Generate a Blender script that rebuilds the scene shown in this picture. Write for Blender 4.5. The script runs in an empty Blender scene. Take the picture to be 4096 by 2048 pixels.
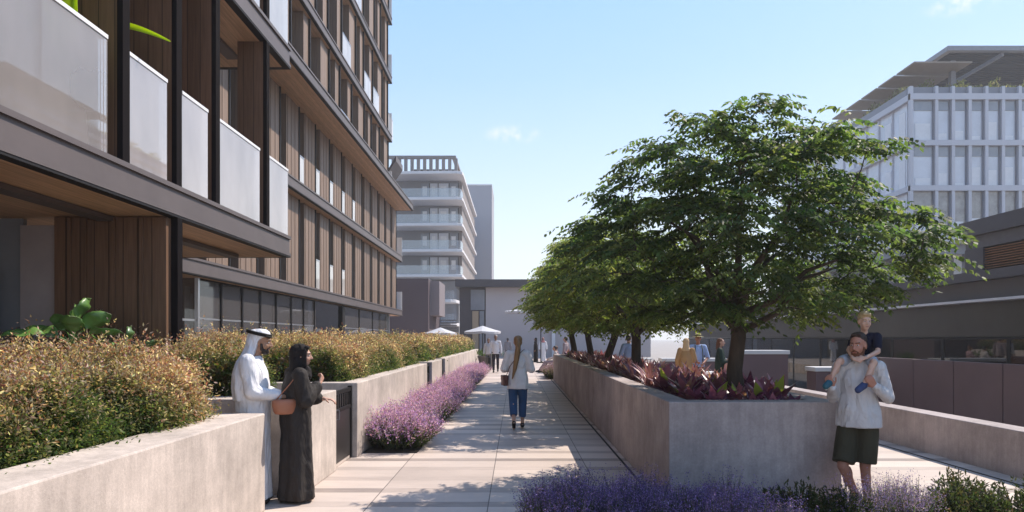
import bpy, bmesh, math, random
import numpy as np
from mathutils import Vector, Matrix, Euler
R = math.radians
PI = math.pi
rnd = random.Random(7)
nr = np.random.default_rng(11)
sc = bpy.context.scene
col = sc.collection

# ------------------------------------------------------------ camera
EYE = 1.65
cd = bpy.data.cameras.new("camera")
cam = bpy.data.objects.new("camera", cd)
col.objects.link(cam)
cam.location = (0, 0, EYE)
cam.rotation_euler = (R(90), 0, 0)
cd.lens = 23.76
cd.sensor_width = 36
cd.shift_x = -0.0035
cd.shift_y = 0.0807
cd.clip_end = 3000
sc.camera = cam

# ------------------------------------------------------------ light
SUN = Vector((0.55, 0.42, 0.80)).normalized()
sun_el = math.asin(SUN.z)
sun_az = math.atan2(SUN.x, SUN.y)
w = bpy.data.worlds.new("World")
sc.world = w
w.use_nodes = True
nt = w.node_tree
nt.nodes.clear()
wo = nt.nodes.new('ShaderNodeOutputWorld')
bg = nt.nodes.new('ShaderNodeBackground')
sky = nt.nodes.new('ShaderNodeTexSky')
sky.sky_type = 'NISHITA'
sky.sun_disc = False
sky.sun_elevation = sun_el
sky.sun_rotation = sun_az
sky.air_density = 1.0
sky.dust_density = 1.0
sky.ozone_density = 1.6
bg.inputs['Strength'].default_value = 0.15
# thin wisps of cloud at two places in the sky
tc = nt.nodes.new('ShaderNodeTexCoord')
def wmath(op, a, b=None, val=None):
    n = nt.nodes.new('ShaderNodeMath'); n.operation = op
    nt.links.new(a, n.inputs[0])
    if b is not None: nt.links.new(b, n.inputs[1])
    if val is not None: n.inputs[1].default_value = val
    return n.outputs[0]
def wisp(d, sx, sz, seed):
    d = Vector(d).normalized()
    s = nt.nodes.new('ShaderNodeVectorMath'); s.operation = 'SUBTRACT'
    nt.links.new(tc.outputs['Generated'], s.inputs[0]); s.inputs[1].default_value = d
    m = nt.nodes.new('ShaderNodeVectorMath'); m.operation = 'MULTIPLY'
    nt.links.new(s.outputs[0], m.inputs[0]); m.inputs[1].default_value = (1/sx, 1/sx, 1/sz)
    l = nt.nodes.new('ShaderNodeVectorMath'); l.operation = 'LENGTH'
    nt.links.new(m.outputs[0], l.inputs[0])
    nz = nt.nodes.new('ShaderNodeTexNoise'); nz.inputs['Scale'].default_value = 38 + seed
    nz.inputs['Detail'].default_value = 6
    nt.links.new(tc.outputs['Generated'], nz.inputs['Vector'])
    f = wmath('SUBTRACT', nz.outputs['Fac'], val=0.42)
    g = nt.nodes.new('ShaderNodeMath'); g.operation = 'SUBTRACT'
    g.inputs[0].default_value = 1; nt.links.new(l.outputs['Value'], g.inputs[1]); g.use_clamp = True
    r = wmath('MULTIPLY', g.outputs[0], f)
    r = wmath('MULTIPLY', r, val=4.2)
    return r
c1 = wisp((-0.005, 1.0, 0.302), 0.045, 0.014, 20)
c2 = wisp((0.665, 1.0, 0.50), 0.045, 0.016, 24)
cs = wmath('ADD', c1, c2)
cs = wmath('MINIMUM', cs, val=0.75)
mx = nt.nodes.new('ShaderNodeMix'); mx.data_type = 'RGBA'
nt.links.new(cs, mx.inputs['Factor'])
sxyz = nt.nodes.new('ShaderNodeSeparateXYZ'); nt.links.new(tc.outputs['Generated'], sxyz.inputs[0])
ramp = nt.nodes.new('ShaderNodeValToRGB'); nt.links.new(sxyz.outputs[2], ramp.inputs[0])
re_ = ramp.color_ramp.elements
re_[0].position = 0.0; re_[0].color = (.95,.98,1.0,1)
re_[1].position = 1.0; re_[1].color = (.20,.38,.80,1)
for p_, c_ in ((.12,(.82,.92,1.0,1)),(.24,(.61,.78,1.0,1)),(.36,(.43,.66,1.0,1)),(.48,(.33,.59,.99,1))):
    q_ = re_.new(p_); q_.color = c_
scl = nt.nodes.new('ShaderNodeVectorMath'); scl.operation = 'SCALE'; scl.inputs['Scale'].default_value = 4.1
nt.links.new(ramp.outputs[0], scl.inputs[0])
mxs = nt.nodes.new('ShaderNodeMix'); mxs.data_type = 'RGBA'; mxs.inputs['Factor'].default_value = .85
nt.links.new(sky.outputs[0], mxs.inputs[6]); nt.links.new(scl.outputs[0], mxs.inputs[7])
nt.links.new(mxs.outputs[2], mx.inputs[6])
mx.inputs[7].default_value = (4.0, 4.0, 4.1, 1)
nt.links.new(mx.outputs[2], bg.inputs['Color'])
nt.links.new(bg.outputs[0], wo.inputs['Surface'])

sd = bpy.data.lights.new("sun", 'SUN')
sd.energy = 3.6
sd.angle = R(0.5)
sd.color = (1.0, 0.89, 0.77)
so = bpy.data.objects.new("sun", sd)
so.rotation_euler = SUN.to_track_quat('Z', 'Y').to_euler()
so.location = (0, 0, 30)
col.objects.link(so)

sc.view_settings.view_transform = 'Standard'
sc.view_settings.look = 'None'
sc.view_settings.exposure = 0.87
sc.view_settings.gamma = 1
sc.view_settings.use_curve_mapping = False
sc.render.engine = 'CYCLES'
sc.cycles.use_denoising = True
sc.cycles.max_bounces = 8
sc.cycles.transparent_max_bounces = 24
sc.cycles.caustics_reflective = False
sc.cycles.caustics_refractive = False

# ------------------------------------------------------------ helpers
def tag(o, label=None, cat=None, group=None, kind=None):
    if label: o['label'] = label
    if cat: o['category'] = cat
    if group: o['group'] = group
    if kind: o['kind'] = kind
    return o

def empty(name, loc=(0, 0, 0), rz=0, label=None, cat=None, group=None):
    o = bpy.data.objects.new(name, None)
    o.location = loc; o.rotation_euler = (0, 0, rz)
    o.empty_display_size = 0.1
    col.objects.link(o)
    tag(o, label, cat, group)
    return o

def link_mesh(name, me, parent=None, mat=None):
    o = bpy.data.objects.new(name, me)
    if mat: me.materials.append(mat)
    col.objects.link(o)
    if parent: o.parent = parent
    return o

def copy_tree(o, parent=None):
    kids = [c for c in bpy.data.objects if c.parent == o]
    c = o.copy(); col.objects.link(c); c.parent = parent
    for k in kids: copy_tree(k, c)
    return c

class MB:
    def __init__(s): s.v = []; s.f = []
    def add(s, vs, fs):
        n = len(s.v); s.v += [tuple(v) for v in vs]; s.f += [tuple(n + i for i in f) for f in fs]
        return s
    def box(s, x0, x1, y0, y1, z0, z1):
        return s.add([(x0,y0,z0),(x1,y0,z0),(x1,y1,z0),(x0,y1,z0),(x0,y0,z1),(x1,y0,z1),(x1,y1,z1),(x0,y1,z1)],
              [(3,2,1,0),(4,5,6,7),(0,1,5,4),(1,2,6,5),(2,3,7,6),(3,0,4,7)])
    def ring(s, x0, x1, y0, y1, z0, z1, t):
        o = [(x0,y0),(x1,y0),(x1,y1),(x0,y1)]; i = [(x0+t,y0+t),(x1-t,y0+t),(x1-t,y1-t),(x0+t,y1-t)]
        vs = [(*p,z0) for p in o]+[(*p,z1) for p in o]+[(*p,z1) for p in i]+[(*p,z0) for p in i]
        fs = []
        for k in range(4):
            l = (k+1)%4
            fs += [(k,l,4+l,4+k),(4+k,4+l,8+l,8+k),(8+k,8+l,12+l,12+k),(12+k,12+l,l,k)]
        return s.add(vs, fs)
    def prism(s, pts, z0, z1):
        n = len(pts)
        vs = [(p[0],p[1],z0) for p in pts]+[(p[0],p[1],z1) for p in pts]
        fs = [tuple(range(n-1,-1,-1)), tuple(range(n,2*n))]+[(k,(k+1)%n,n+(k+1)%n,n+k) for k in range(n)]
        return s.add(vs, fs)
    def loft(s, rings, cap=True, closed=True):
        n = len(rings[0]); b = len(s.v)
        for r in rings: s.v += [tuple(p) for p in r]
        for i in range(len(rings)-1):
            for k in range(n if closed else n-1):
                l = (k+1) % n
                s.f.append((b+i*n+k, b+i*n+l, b+(i+1)*n+l, b+(i+1)*n+k))
        if cap and closed:
            s.f.append(tuple(b+k for k in range(n-1,-1,-1)))
            s.f.append(tuple(b+(len(rings)-1)*n+k for k in range(n)))
        return s
    def tube(s, pts, radii, n=8, cap=True):
        pts = [Vector(p) for p in pts]
        if not hasattr(radii, '__len__'): radii = [radii]*len(pts)
        rings = []; up = None
        for i, p in enumerate(pts):
            d = (pts[min(i+1,len(pts)-1)] - pts[max(i-1,0)])
            if d.length < 1e-9: d = Vector((0,0,1))
            d.normalize()
            if up is None:
                up = d.orthogonal().normalized()
            else:
                up = (up - d*up.dot(d))
                up = up.normalized() if up.length > 1e-6 else d.orthogonal().normalized()
            sd_ = d.cross(up)
            rings.append([p + (up*math.cos(2*PI*k/n) + sd_*math.sin(2*PI*k/n))*radii[i] for k in range(n)])
        return s.loft(rings, cap)
    def ell(s, c, r, rot=None, n=16, m=10):
        c = Vector(c); M = (rot.to_matrix() if rot else Matrix.Identity(3))
        vs = []; fs = []
        vs.append(c + M @ Vector((0,0,r[2])))
        for j in range(1, m):
            a = PI*j/m
            for k in range(n):
                b = 2*PI*k/n
                vs.append(c + M @ Vector((r[0]*math.sin(a)*math.cos(b), r[1]*math.sin(a)*math.sin(b), r[2]*math.cos(a))))
        vs.append(c + M @ Vector((0,0,-r[2])))
        for k in range(n): fs.append((0, 1+k, 1+(k+1)%n))
        for j in range(m-2):
            for k in range(n):
                a = 1+j*n
                fs.append((a+k, a+n+k, a+n+(k+1)%n, a+(k+1)%n))
        L = len(vs)-1; a = 1+(m-2)*n
        for k in range(n): fs.append((L, a+(k+1)%n, a+k))
        return s.add(vs, fs)
    def cap(s, p0, r0, p1, r1, n=12):
        """tapered capsule as one closed lump"""
        p0 = Vector(p0); p1 = Vector(p1); d = p1-p0; L = d.length
        if L < 1e-6: return s.ell(p0, (r0,r0,r0))
        d.normalize(); u = d.orthogonal().normalized(); v = d.cross(u)
        rings = []
        for a in (85, 60, 35, 12):
            a = R(a); rings.append((p0 - d*r0*math.sin(a), r0*math.cos(a)))
        for t in (0.0, .33, .66, 1.0):
            rings.append((p0 + d*L*t, r0+(r1-r0)*t))
        for a in (12, 35, 60, 85):
            a = R(a); rings.append((p1 + d*r1*math.sin(a), r1*math.cos(a)))
        return s.loft([[c + (u*math.cos(2*PI*k/n)+v*math.sin(2*PI*k/n))*r for k in range(n)] for c, r in rings])
    def build(s, name, mat, parent=None, smooth=False, bevel=0, local=False):
        me = bpy.data.meshes.new(name)
        vs = s.v
        if parent and not local:
            l = parent.location
            q = parent.parent
            while q: l = l + q.location; q = q.parent
            vs = [(a-l[0], b-l[1], c-l[2]) for a, b, c in s.v]
        me.from_pydata(vs, [], s.f)
        if smooth: me.polygons.foreach_set('use_smooth', [True]*len(me.polygons))
        me.update()
        o = link_mesh(name, me, parent, mat)
        if bevel:
            b = o.modifiers.new('bevel', 'BEVEL'); b.width = bevel; b.segments = 2; b.limit_method = 'ANGLE'
        return o

# ------------------------------------------------------------ materials
def newmat(name):
    m = bpy.data.materials.new(name); m.use_nodes = True
    n = m.node_tree; n.nodes.clear()
    out = n.nodes.new('ShaderNodeOutputMaterial')
    return m, n, out
def N(n, t, **kw):
    x = n.nodes.new(t)
    for k, v in kw.items():
        if hasattr(x, k): setattr(x, k, v)
    return x
def pr(n, c, rough=.6, metal=0, spec=.5):
    b = n.nodes.new('ShaderNodeBsdfPrincipled')
    b.inputs['Base Color'].default_value = (*c, 1); b.inputs['Roughness'].default_value = rough
    b.inputs['Metallic'].default_value = metal; b.inputs['Specular IOR Level'].default_value = spec
    return b
def mat(name, c, rough=.6, metal=0, var=.12, scale=6, bump=.0, bscale=60, spec=.5, stretch=(1,1,1), c2=None):
    m, n, out = newmat(name)
    b = pr(n, c, rough, metal, spec)
    t = n.nodes.new('ShaderNodeTexCoord'); mp = n.nodes.new('ShaderNodeMapping')
    mp.inputs['Scale'].default_value = stretch
    n.links.new(t.outputs['Object'], mp.inputs[0])
    z = n.nodes.new('ShaderNodeTexNoise'); z.inputs['Scale'].default_value = scale; z.inputs['Detail'].default_value = 6
    z.inputs['Roughness'].default_value = .65
    n.links.new(mp.outputs[0], z.inputs['Vector'])
    r = n.nodes.new('ShaderNodeMapRange'); r.inputs['From Min'].default_value = .3; r.inputs['From Max'].default_value = .7
    n.links.new(z.outputs['Fac'], r.inputs['Value'])
    mxn = n.nodes.new('ShaderNodeMix'); mxn.data_type = 'RGBA'
    lo = tuple(x*(1-var) for x in c); hi = c2 if c2 else tuple(min(1, x*(1+var)) for x in c)
    mxn.inputs[6].default_value = (*lo, 1); mxn.inputs[7].default_value = (*hi, 1)
    n.links.new(r.outputs[0], mxn.inputs['Factor'])
    n.links.new(mxn.outputs[2], b.inputs['Base Color'])
    if bump:
        z2 = n.nodes.new('ShaderNodeTexNoise'); z2.inputs['Scale'].default_value = bscale; z2.inputs['Detail'].default_value = 5
        n.links.new(mp.outputs[0], z2.inputs['Vector'])
        bp = n.nodes.new('ShaderNodeBump'); bp.inputs['Strength'].default_value = bump; bp.inputs['Distance'].default_value = .01
        n.links.new(z2.outputs['Fac'], bp.inputs['Height']); n.links.new(bp.outputs[0], b.inputs['Normal'])
    n.links.new(b.outputs[0], out.inputs['Surface'])
    return m
def concrete(name, c, blotch=.16):
    m, n, out = newmat(name)
    b = pr(n, c, .82, 0, .3)
    t = n.nodes.new('ShaderNodeTexCoord')
    def noise(s, st=(1,1,1), d=6):
        mp = n.nodes.new('ShaderNodeMapping'); mp.inputs['Scale'].default_value = st
        n.links.new(t.outputs['Object'], mp.inputs[0])
        z = n.nodes.new('ShaderNodeTexNoise'); z.inputs['Scale'].default_value = s; z.inputs['Detail'].default_value = d
        z.inputs['Roughness'].default_value = .62
        n.links.new(mp.outputs[0], z.inputs['Vector']); return z.outputs['Fac']
    def mul(a, f, lo, hi, mn=.35, mxx=.65):
        r = n.nodes.new('ShaderNodeMapRange'); r.inputs[1].default_value = mn; r.inputs[2].default_value = mxx
        r.inputs[3].default_value = lo; r.inputs[4].default_value = hi
        n.links.new(f, r.inputs[0])
        x = n.nodes.new('ShaderNodeVectorMath'); x.operation = 'SCALE'
        if isinstance(a, tuple): x.inputs[0].default_value = a
        else: n.links.new(a, x.inputs[0])
        n.links.new(r.outputs[0], x.inputs['Scale']); return x.outputs[0]
    a = mul(c, noise(1.3), 1-blotch, 1+blotch*.6)
    a = mul(a, noise(.45), .90, 1.06)
    a = mul(a, noise(9), .93, 1.05)
    a = mul(a, noise(3.5, (5, 5, .5)), .88, 1.05)      # faint run marks
    a = mul(a, noise(55, d=3), .9, 1.06, .3, .7)
    n.links.new(a, b.inputs['Base Color'])
    vz = n.nodes.new('ShaderNodeTexVoronoi'); vz.inputs['Scale'].default_value = 28
    n.links.new(t.outputs['Object'], vz.inputs['Vector'])
    rr = n.nodes.new('ShaderNodeMapRange'); rr.inputs[1].default_value = .02; rr.inputs[2].default_value = .12
    n.links.new(vz.outputs['Distance'], rr.inputs[0])
    ad = n.nodes.new('ShaderNodeMath'); ad.operation = 'ADD'
    n.links.new(rr.outputs[0], ad.inputs[0]); n.links.new(noise(70), ad.inputs[1])
    bp = n.nodes.new('ShaderNodeBump'); bp.inputs['Strength'].default_value = .35; bp.inputs['Distance'].default_value = .006
    n.links.new(ad.outputs[0], bp.inputs['Height']); n.links.new(bp.outputs[0], b.inputs['Normal'])
    n.links.new(b.outputs[0], out.inputs['Surface'])
    return m
def planks(name, c, width, axis='X', rough=.55, var=.22, groove=.6, grain=1.0, spec=.4):
    """boards of a given width along the axis (X+Y combined for walls), each its own tone, dark joint"""
    m, n, out = newmat(name)
    b = pr(n, c, rough, 0, spec)
    t = n.nodes.new('ShaderNodeTexCoord'); sx = n.nodes.new('ShaderNodeSeparateXYZ')
    n.links.new(t.outputs['Object'], sx.inputs[0])
    if axis == 'XY':
        a = n.nodes.new('ShaderNodeMath'); a.operation = 'ADD'
        n.links.new(sx.outputs[0], a.inputs[0]); n.links.new(sx.outputs[1], a.inputs[1]); src = a.outputs[0]
    else: src = sx.outputs['XYZ'.index(axis)]
    d = n.nodes.new('ShaderNodeMath'); d.operation = 'DIVIDE'; d.inputs[1].default_value = width
    n.links.new(src, d.inputs[0])
    fl = n.nodes.new('ShaderNodeMath'); fl.operation = 'FLOOR'; n.links.new(d.outputs[0], fl.inputs[0])
    fr = n.nodes.new('ShaderNodeMath'); fr.operation = 'FRACT'; n.links.new(d.outputs[0], fr.inputs[0])
    wn = n.nodes.new('ShaderNodeTexWhiteNoise'); wn.noise_dimensions = '1D'; n.links.new(fl.outputs[0], wn.inputs['W'])
    mp = n.nodes.new('ShaderNodeMapping')
    st = (30, 30, 1.2) if axis != 'X' or True else (1, 1, 1)
    if axis in ('X',) : st = (26, 1.4, 26)
    if axis == 'Y': st = (1.4, 26, 26)
    if axis == 'XY': st = (26, 26, 1.3)
    mp.inputs['Scale'].default_value = st
    n.links.new(t.outputs['Object'], mp.inputs[0])
    z = n.nodes.new('ShaderNodeTexNoise'); z.inputs['Scale'].default_value = 1.5; z.inputs['Detail'].default_value = 8
    n.links.new(mp.outputs[0], z.inputs['Vector'])
    s1 = n.nodes.new('ShaderNodeMapRange'); s1.inputs[3].default_value = 1-var; s1.inputs[4].default_value = 1+var
    n.links.new(wn.outputs['Value'], s1.inputs[0])
    s2 = n.nodes.new('ShaderNodeMapRange'); s2.inputs[1].default_value = .3; s2.inputs[2].default_value = .7
    s2.inputs[3].default_value = 1-.25*grain; s2.inputs[4].default_value = 1+.2*grain
    n.links.new(z.outputs['Fac'], s2.inputs[0])
    gj = n.nodes.new('ShaderNodeMath'); gj.operation = 'GREATER_THAN'; gj.inputs[1].default_value = min(.06, .006/width*1.3+.02)
    n.links.new(fr.outputs[0], gj.inputs[0])
    g2 = n.nodes.new('ShaderNodeMapRange'); g2.inputs[3].default_value = 1-groove; g2.inputs[4].default_value = 1
    n.links.new(gj.outputs[0], g2.inputs[0])
    m1 = n.nodes.new('ShaderNodeMath'); m1.operation = 'MULTIPLY'; n.links.new(s1.outputs[0], m1.inputs[0]); n.links.new(s2.outputs[0], m1.inputs[1])
    m2 = n.nodes.new('ShaderNodeMath'); m2.operation = 'MULTIPLY'; n.links.new(m1.outputs[0], m2.inputs[0]); n.links.new(g2.outputs[0], m2.inputs[1])
    x = n.nodes.new('ShaderNodeVectorMath'); x.operation = 'SCALE'; x.inputs[0].default_value = c
    n.links.new(m2.outputs[0], x.inputs['Scale']); n.links.new(x.outputs[0], b.inputs['Base Color'])
    bp = n.nodes.new('ShaderNodeBump'); bp.inputs['Strength'].default_value = .4; bp.inputs['Distance'].default_value = .008
    n.links.new(g2.outputs[0], bp.inputs['Height']); n.links.new(bp.outputs[0], b.inputs['Normal'])
    n.links.new(b.outputs[0], out.inputs['Surface'])
    return m
def glass(name, tint=(.75,.78,.78), diffuse_mix=0.0, diffuse_col=(.8,.8,.82), refl=1.0, rough=.02, rmin=.07, vary=0):
    m, n, out = newmat(name)
    tr = n.nodes.new('ShaderNodeBsdfTransparent'); tr.inputs[0].default_value = (*tint, 1)
    base = tr.outputs[0]
    if diffuse_mix:
        df = n.nodes.new('ShaderNodeBsdfDiffuse'); df.inputs[0].default_value = (*diffuse_col, 1)
        tl = n.nodes.new('ShaderNodeBsdfTranslucent'); tl.inputs[0].default_value = (*diffuse_col, 1)
        a = n.nodes.new('ShaderNodeMixShader'); a.inputs[0].default_value = .22
        n.links.new(df.outputs[0], a.inputs[1]); n.links.new(tl.outputs[0], a.inputs[2])
        mm = n.nodes.new('ShaderNodeMixShader'); mm.inputs[0].default_value = diffuse_mix
        if vary:  # patchy diffuse share imitates soft reflections in the panes
            t = n.nodes.new('ShaderNodeTexCoord'); mp = n.nodes.new('ShaderNodeMapping'); mp.inputs['Scale'].default_value = (1,1,.5)
            n.links.new(t.outputs['Object'], mp.inputs[0])
            z = n.nodes.new('ShaderNodeTexNoise'); z.inputs['Scale'].default_value = 1.1; z.inputs['Detail'].default_value = 3
            n.links.new(mp.outputs[0], z.inputs['Vector'])
            rr = n.nodes.new('ShaderNodeMapRange'); rr.inputs[1].default_value = .35; rr.inputs[2].default_value = .65
            rr.inputs[3].default_value = diffuse_mix-vary; rr.inputs[4].default_value = diffuse_mix+vary
            n.links.new(z.outputs['Fac'], rr.inputs[0]); n.links.new(rr.outputs[0], mm.inputs[0])
        n.links.new(base, mm.inputs[1]); n.links.new(a.outputs[0], mm.inputs[2]); base = mm.outputs[0]
    g = n.nodes.new('ShaderNodeBsdfGlossy'); g.inputs['Roughness'].default_value = rough; g.inputs[0].default_value = (refl,refl,refl,1)
    fr = n.nodes.new('ShaderNodeFresnel'); fr.inputs[0].default_value = 1.5
    ge = n.nodes.new('ShaderNodeNewGeometry')
    # same fresnel from both sides of a thin pane
    lw = n.nodes.new('ShaderNodeLayerWeight'); lw.inputs[0].default_value = .22
    f2 = n.nodes.new('ShaderNodeMapRange'); f2.inputs[3].default_value = rmin; f2.inputs[4].default_value = .95
    n.links.new(lw.outputs['Fresnel'], f2.inputs[0])
    mg = n.nodes.new('ShaderNodeMixShader'); n.links.new(f2.outputs[0], mg.inputs[0])
    n.links.new(base, mg.inputs[1]); n.links.new(g.outputs[0], mg.inputs[2])
    n.links.new(mg.outputs[0], out.inputs['Surface'])
    return m
def leafmat(name, rough=.45, trans=.35, spec=.35):
    m, n, out = newmat(name)
    a = n.nodes.new('ShaderNodeAttribute'); a.attribute_name = 'Col'
    b = pr(n, (.1,.2,.05), rough, 0, spec); n.links.new(a.outputs['Color'], b.inputs['Base Color'])
    t = n.nodes.new('ShaderNodeBsdfTranslucent')
    h = n.nodes.new('ShaderNodeVectorMath'); h.operation = 'MULTIPLY'; h.inputs[1].default_value = (1.9, 2.0, 1.0)
    n.links.new(a.outputs['Color'], h.inputs[0]); n.links.new(h.outputs[0], t.inputs[0])
    x = n.nodes.new('ShaderNodeMixShader'); x.inputs[0].default_value = trans
    n.links.new(b.outputs[0], x.inputs[1]); n.links.new(t.outputs[0], x.inputs[2])
    n.links.new(x.outputs[0], out.inputs['Surface'])
    return m

M = {}
M['wall'] = concrete('pale_concrete', (.56,.485,.435), .24)
M['planter'] = concrete('grey_concrete', (.42,.362,.352), .26)
M['bronze'] = mat('bronze_metal', (.112,.090,.088), .5, .1, .10, 2, .05, 80)
M['dark'] = mat('dark_metal', (.016,.014,.015), .55, .0, .15, 4, spec=.2)
M['nosing'] = mat('nosing_black', (.010,.008,.009), .85, 0, .1, 4, spec=.04)
M['fin'] = planks('fin_wood', (.225,.155,.115), .155, 'XY', .55, .12, .4, .7)
M['wood'] = planks('dark_wood', (.145,.080,.048), .17, 'XY', .5, .18, .7, 1)
M['soffit'] = planks('soffit_wood', (.56,.36,.22), .14, 'X', .5, .12, .35, .8)
M['railglass'] = glass('rail_glass', (.88,.86,.85), .46, (1.0,.88,.83), .98, .015, rmin=.18, vary=.08)  # diffuse white share stands in for bright sky reflections
M['towerglass'] = glass('tower_glass', (.80,.84,.86), .18, (.85,.87,.9), .9, .03)
M['clearrail'] = glass('clear_rail_glass', (.86,.85,.84), .27, (1.0,.90,.86), .95, .012, rmin=.05, vary=.05)  # smaller diffuse share, sky brightness still painted into the nearest panes
M['whiteglass'] = glass('reflect_white_glass', (.9,.9,.9), .62, (1.0,.95,.92), .98, .03, rmin=.15, vary=.12)  # strong diffuse white paints the sunlit, sky-reflecting look into the pane
M['darkglass'] = glass('dark_window_glass', (.42,.43,.44), .0, refl=.9)
M['shopglass'] = glass('shop_glass', (.80,.79,.78), .16, (.50,.45,.43), .7)
M['greyglass'] = mat('grey_glass', (.23,.25,.29), .12, 0, .15, .7, spec=.9)
M['paleglass'] = mat('pale_blue_glass', (.60,.62,.68), .15, 0, .12, .5, spec=.9)
M['white'] = mat('white_paint', (.72,.72,.74), .5, 0, .05, 3)
M['curtain'] = planks('curtain_cloth', (.62,.60,.60), .09, 'XY', .8, .16, .15, .4)
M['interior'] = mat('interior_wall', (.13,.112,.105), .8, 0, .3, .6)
M['soil'] = mat('soil', (.05,.036,.026), .95, 0, .4, 20, .6, 40)
M['plum'] = planks('plum_panel', (.10,.068,.075), 1.05, 'XY', .5, .06, .6, .2)
M['steel'] = mat('steel', (.5,.5,.52), .3, .9, .05, 3)
M['officeglass'] = mat('office_glass_warm', (.30,.28,.27), .15, 0, .35, 1.5, spec=.9)
# ============================================================ SETTING: ground
gm = mat('ground_paving', (.30,.27,.25), .85, 0, .12, .5, .1, 20)
tag(MB().box(-400, 400, -60, 900, -1.2, -.62).build('ground', gm), kind='structure')
# path: wide slabs of travertine in rows of uneven depth
def paving():
    m, n, out = newmat('travertine_paving')
    b = pr(n, (.5,.44,.4), .62, 0, .35)
    t = n.nodes.new('ShaderNodeTexCoord'); s = n.nodes.new('ShaderNodeSeparateXYZ'); n.links.new(t.outputs['Object'], s.inputs[0])
    def mth(op, a, bb, clamp=False):
        x = n.nodes.new('ShaderNodeMath'); x.operation = op; x.use_clamp = clamp
        for i, q in enumerate((a, bb)):
            if isinstance(q, (int, float)): x.inputs[i].default_value = q
            elif q is not None: n.links.new(q, x.inputs[i])
        return x.outputs[0]
    X = mth('ADD', s.outputs[0], 1.457+1.18*40); Y = mth('ADD', s.outputs[1], 60.13)
    cx = mth('DIVIDE', X, 1.18); ci = mth('FLOOR', cx, None); fx = mth('FRACT', cx, None)
    # rows come in pairs: .42 m and .20 m deep
    py = mth('DIVIDE', Y, .62); pi_ = mth('FLOOR', py, None); fy = mth('FRACT', py, None)
    wide = mth('LESS_THAN', fy, .68)
    rowid = mth('ADD', mth('MULTIPLY', pi_, 2), wide)
    cmb = n.nodes.new('ShaderNodeCombineXYZ'); n.links.new(ci, cmb.inputs[0]); n.links.new(rowid, cmb.inputs[1])
    wn = n.nodes.new('ShaderNodeTexWhiteNoise'); wn.noise_dimensions = '3D'; n.links.new(cmb.outputs[0], wn.inputs['Vector'])
    wr = n.nodes.new('ShaderNodeTexWhiteNoise'); wr.noise_dimensions = '1D'; n.links.new(rowid, wr.inputs['W'])
    # tones
    tone = mth('ADD', mth('MULTIPLY', wn.outputs['Value'], .46), mth('MULTIPLY', wide, .42))
    tone = mth('ADD', tone, mth('MULTIPLY', wr.outputs['Value'], .34))
    mp = n.nodes.new('ShaderNodeMapping'); mp.inputs['Scale'].default_value = (1.2, 9, 1)
    n.links.new(t.outputs['Object'], mp.inputs[0])
    z = n.nodes.new('ShaderNodeTexNoise'); z.inputs['Scale'].default_value = 2.2; z.inputs['Detail'].default_value = 8; z.inputs['Roughness'].default_value = .7
    n.links.new(mp.outputs[0], z.inputs['Vector'])
    tone = mth('ADD', tone, mth('MULTIPLY', mth('SUBTRACT', z.outputs['Fac'], .5), .8), True)
    cr = n.nodes.new('ShaderNodeValToRGB')
    e = cr.color_ramp.elements
    e[0].position = 0; e[0].color = (.23,.19,.17,1); e[1].position = 1; e[1].color = (.58,.49,.43,1)
    k = e.new(.45); k.color = (.45,.375,.33,1)
    n.links.new(tone, cr.inputs[0])
    # joints
    jx = mth('LESS_THAN', fx, .009)
    j1 = mth('LESS_THAN', fy, .010)
    j2 = mth('LESS_THAN', mth('ABSOLUTE', mth('SUBTRACT', fy, .68), None), .005)
    jj = mth('MAXIMUM', mth('MAXIMUM', mth('MULTIPLY', j1, .45), mth('MULTIPLY', j2, .45)), mth('MULTIPLY', jx, .85))
    mm = n.nodes.new('ShaderNodeMix'); mm.data_type = 'RGBA'; n.links.new(jj, mm.inputs['Factor'])
    n.links.new(cr.outputs[0], mm.inputs[6]); mm.inputs[7].default_value = (.07,.055,.05,1)
    z3 = n.nodes.new('ShaderNodeTexNoise'); z3.inputs['Scale'].default_value = .55; z3.inputs['Detail'].default_value = 5
    n.links.new(t.outputs['Object'], z3.inputs['Vector'])
    sc_ = n.nodes.new('ShaderNodeVectorMath'); sc_.operation = 'SCALE'
    n.links.new(mm.outputs[2], sc_.inputs[0]); n.links.new(mth('ADD', mth('MULTIPLY', z3.outputs['Fac'], .6), .70), sc_.inputs['Scale'])
    n.links.new(sc_.outputs[0], b.inputs['Base Color'])
    bp = n.nodes.new('ShaderNodeBump'); bp.inputs['Strength'].default_value = .3; bp.inputs['Distance'].default_value = .004
    hh = mth('SUBTRACT', mth('MULTIPLY', z.outputs['Fac'], .4), jj)
    n.links.new(hh, bp.inputs['Height']); n.links.new(bp.outputs[0], b.inputs['Normal'])
    n.links.new(b.outputs[0], out.inputs['Surface'])
    return m
M['paving'] = paving()
tag(MB().box(-16, 5.98, -6, 62, -.6, 0).build('path', M['paving']), kind='structure')
M['terrace'] = mat('terrace_paving', (.28,.25,.235), .8, 0, .12, 2, .1, 30)
tag(MB().box(6.3, 40, -6, 62, -.618, -.6).build('terrace', M['terrace']), kind='structure')
tag(MB().box(1.415, 1.445, -6, 30, 0, .004).build('drain_slot', M['dark']), 'narrow dark drainage slot running along the foot of the tree planter', 'drain')
tag(MB().box(5.66, 5.70, -6, 40, 0, .004).build('drain_slot', M['dark']), 'narrow dark drainage slot beside the low parapet wall on the right', 'drain')

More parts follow.
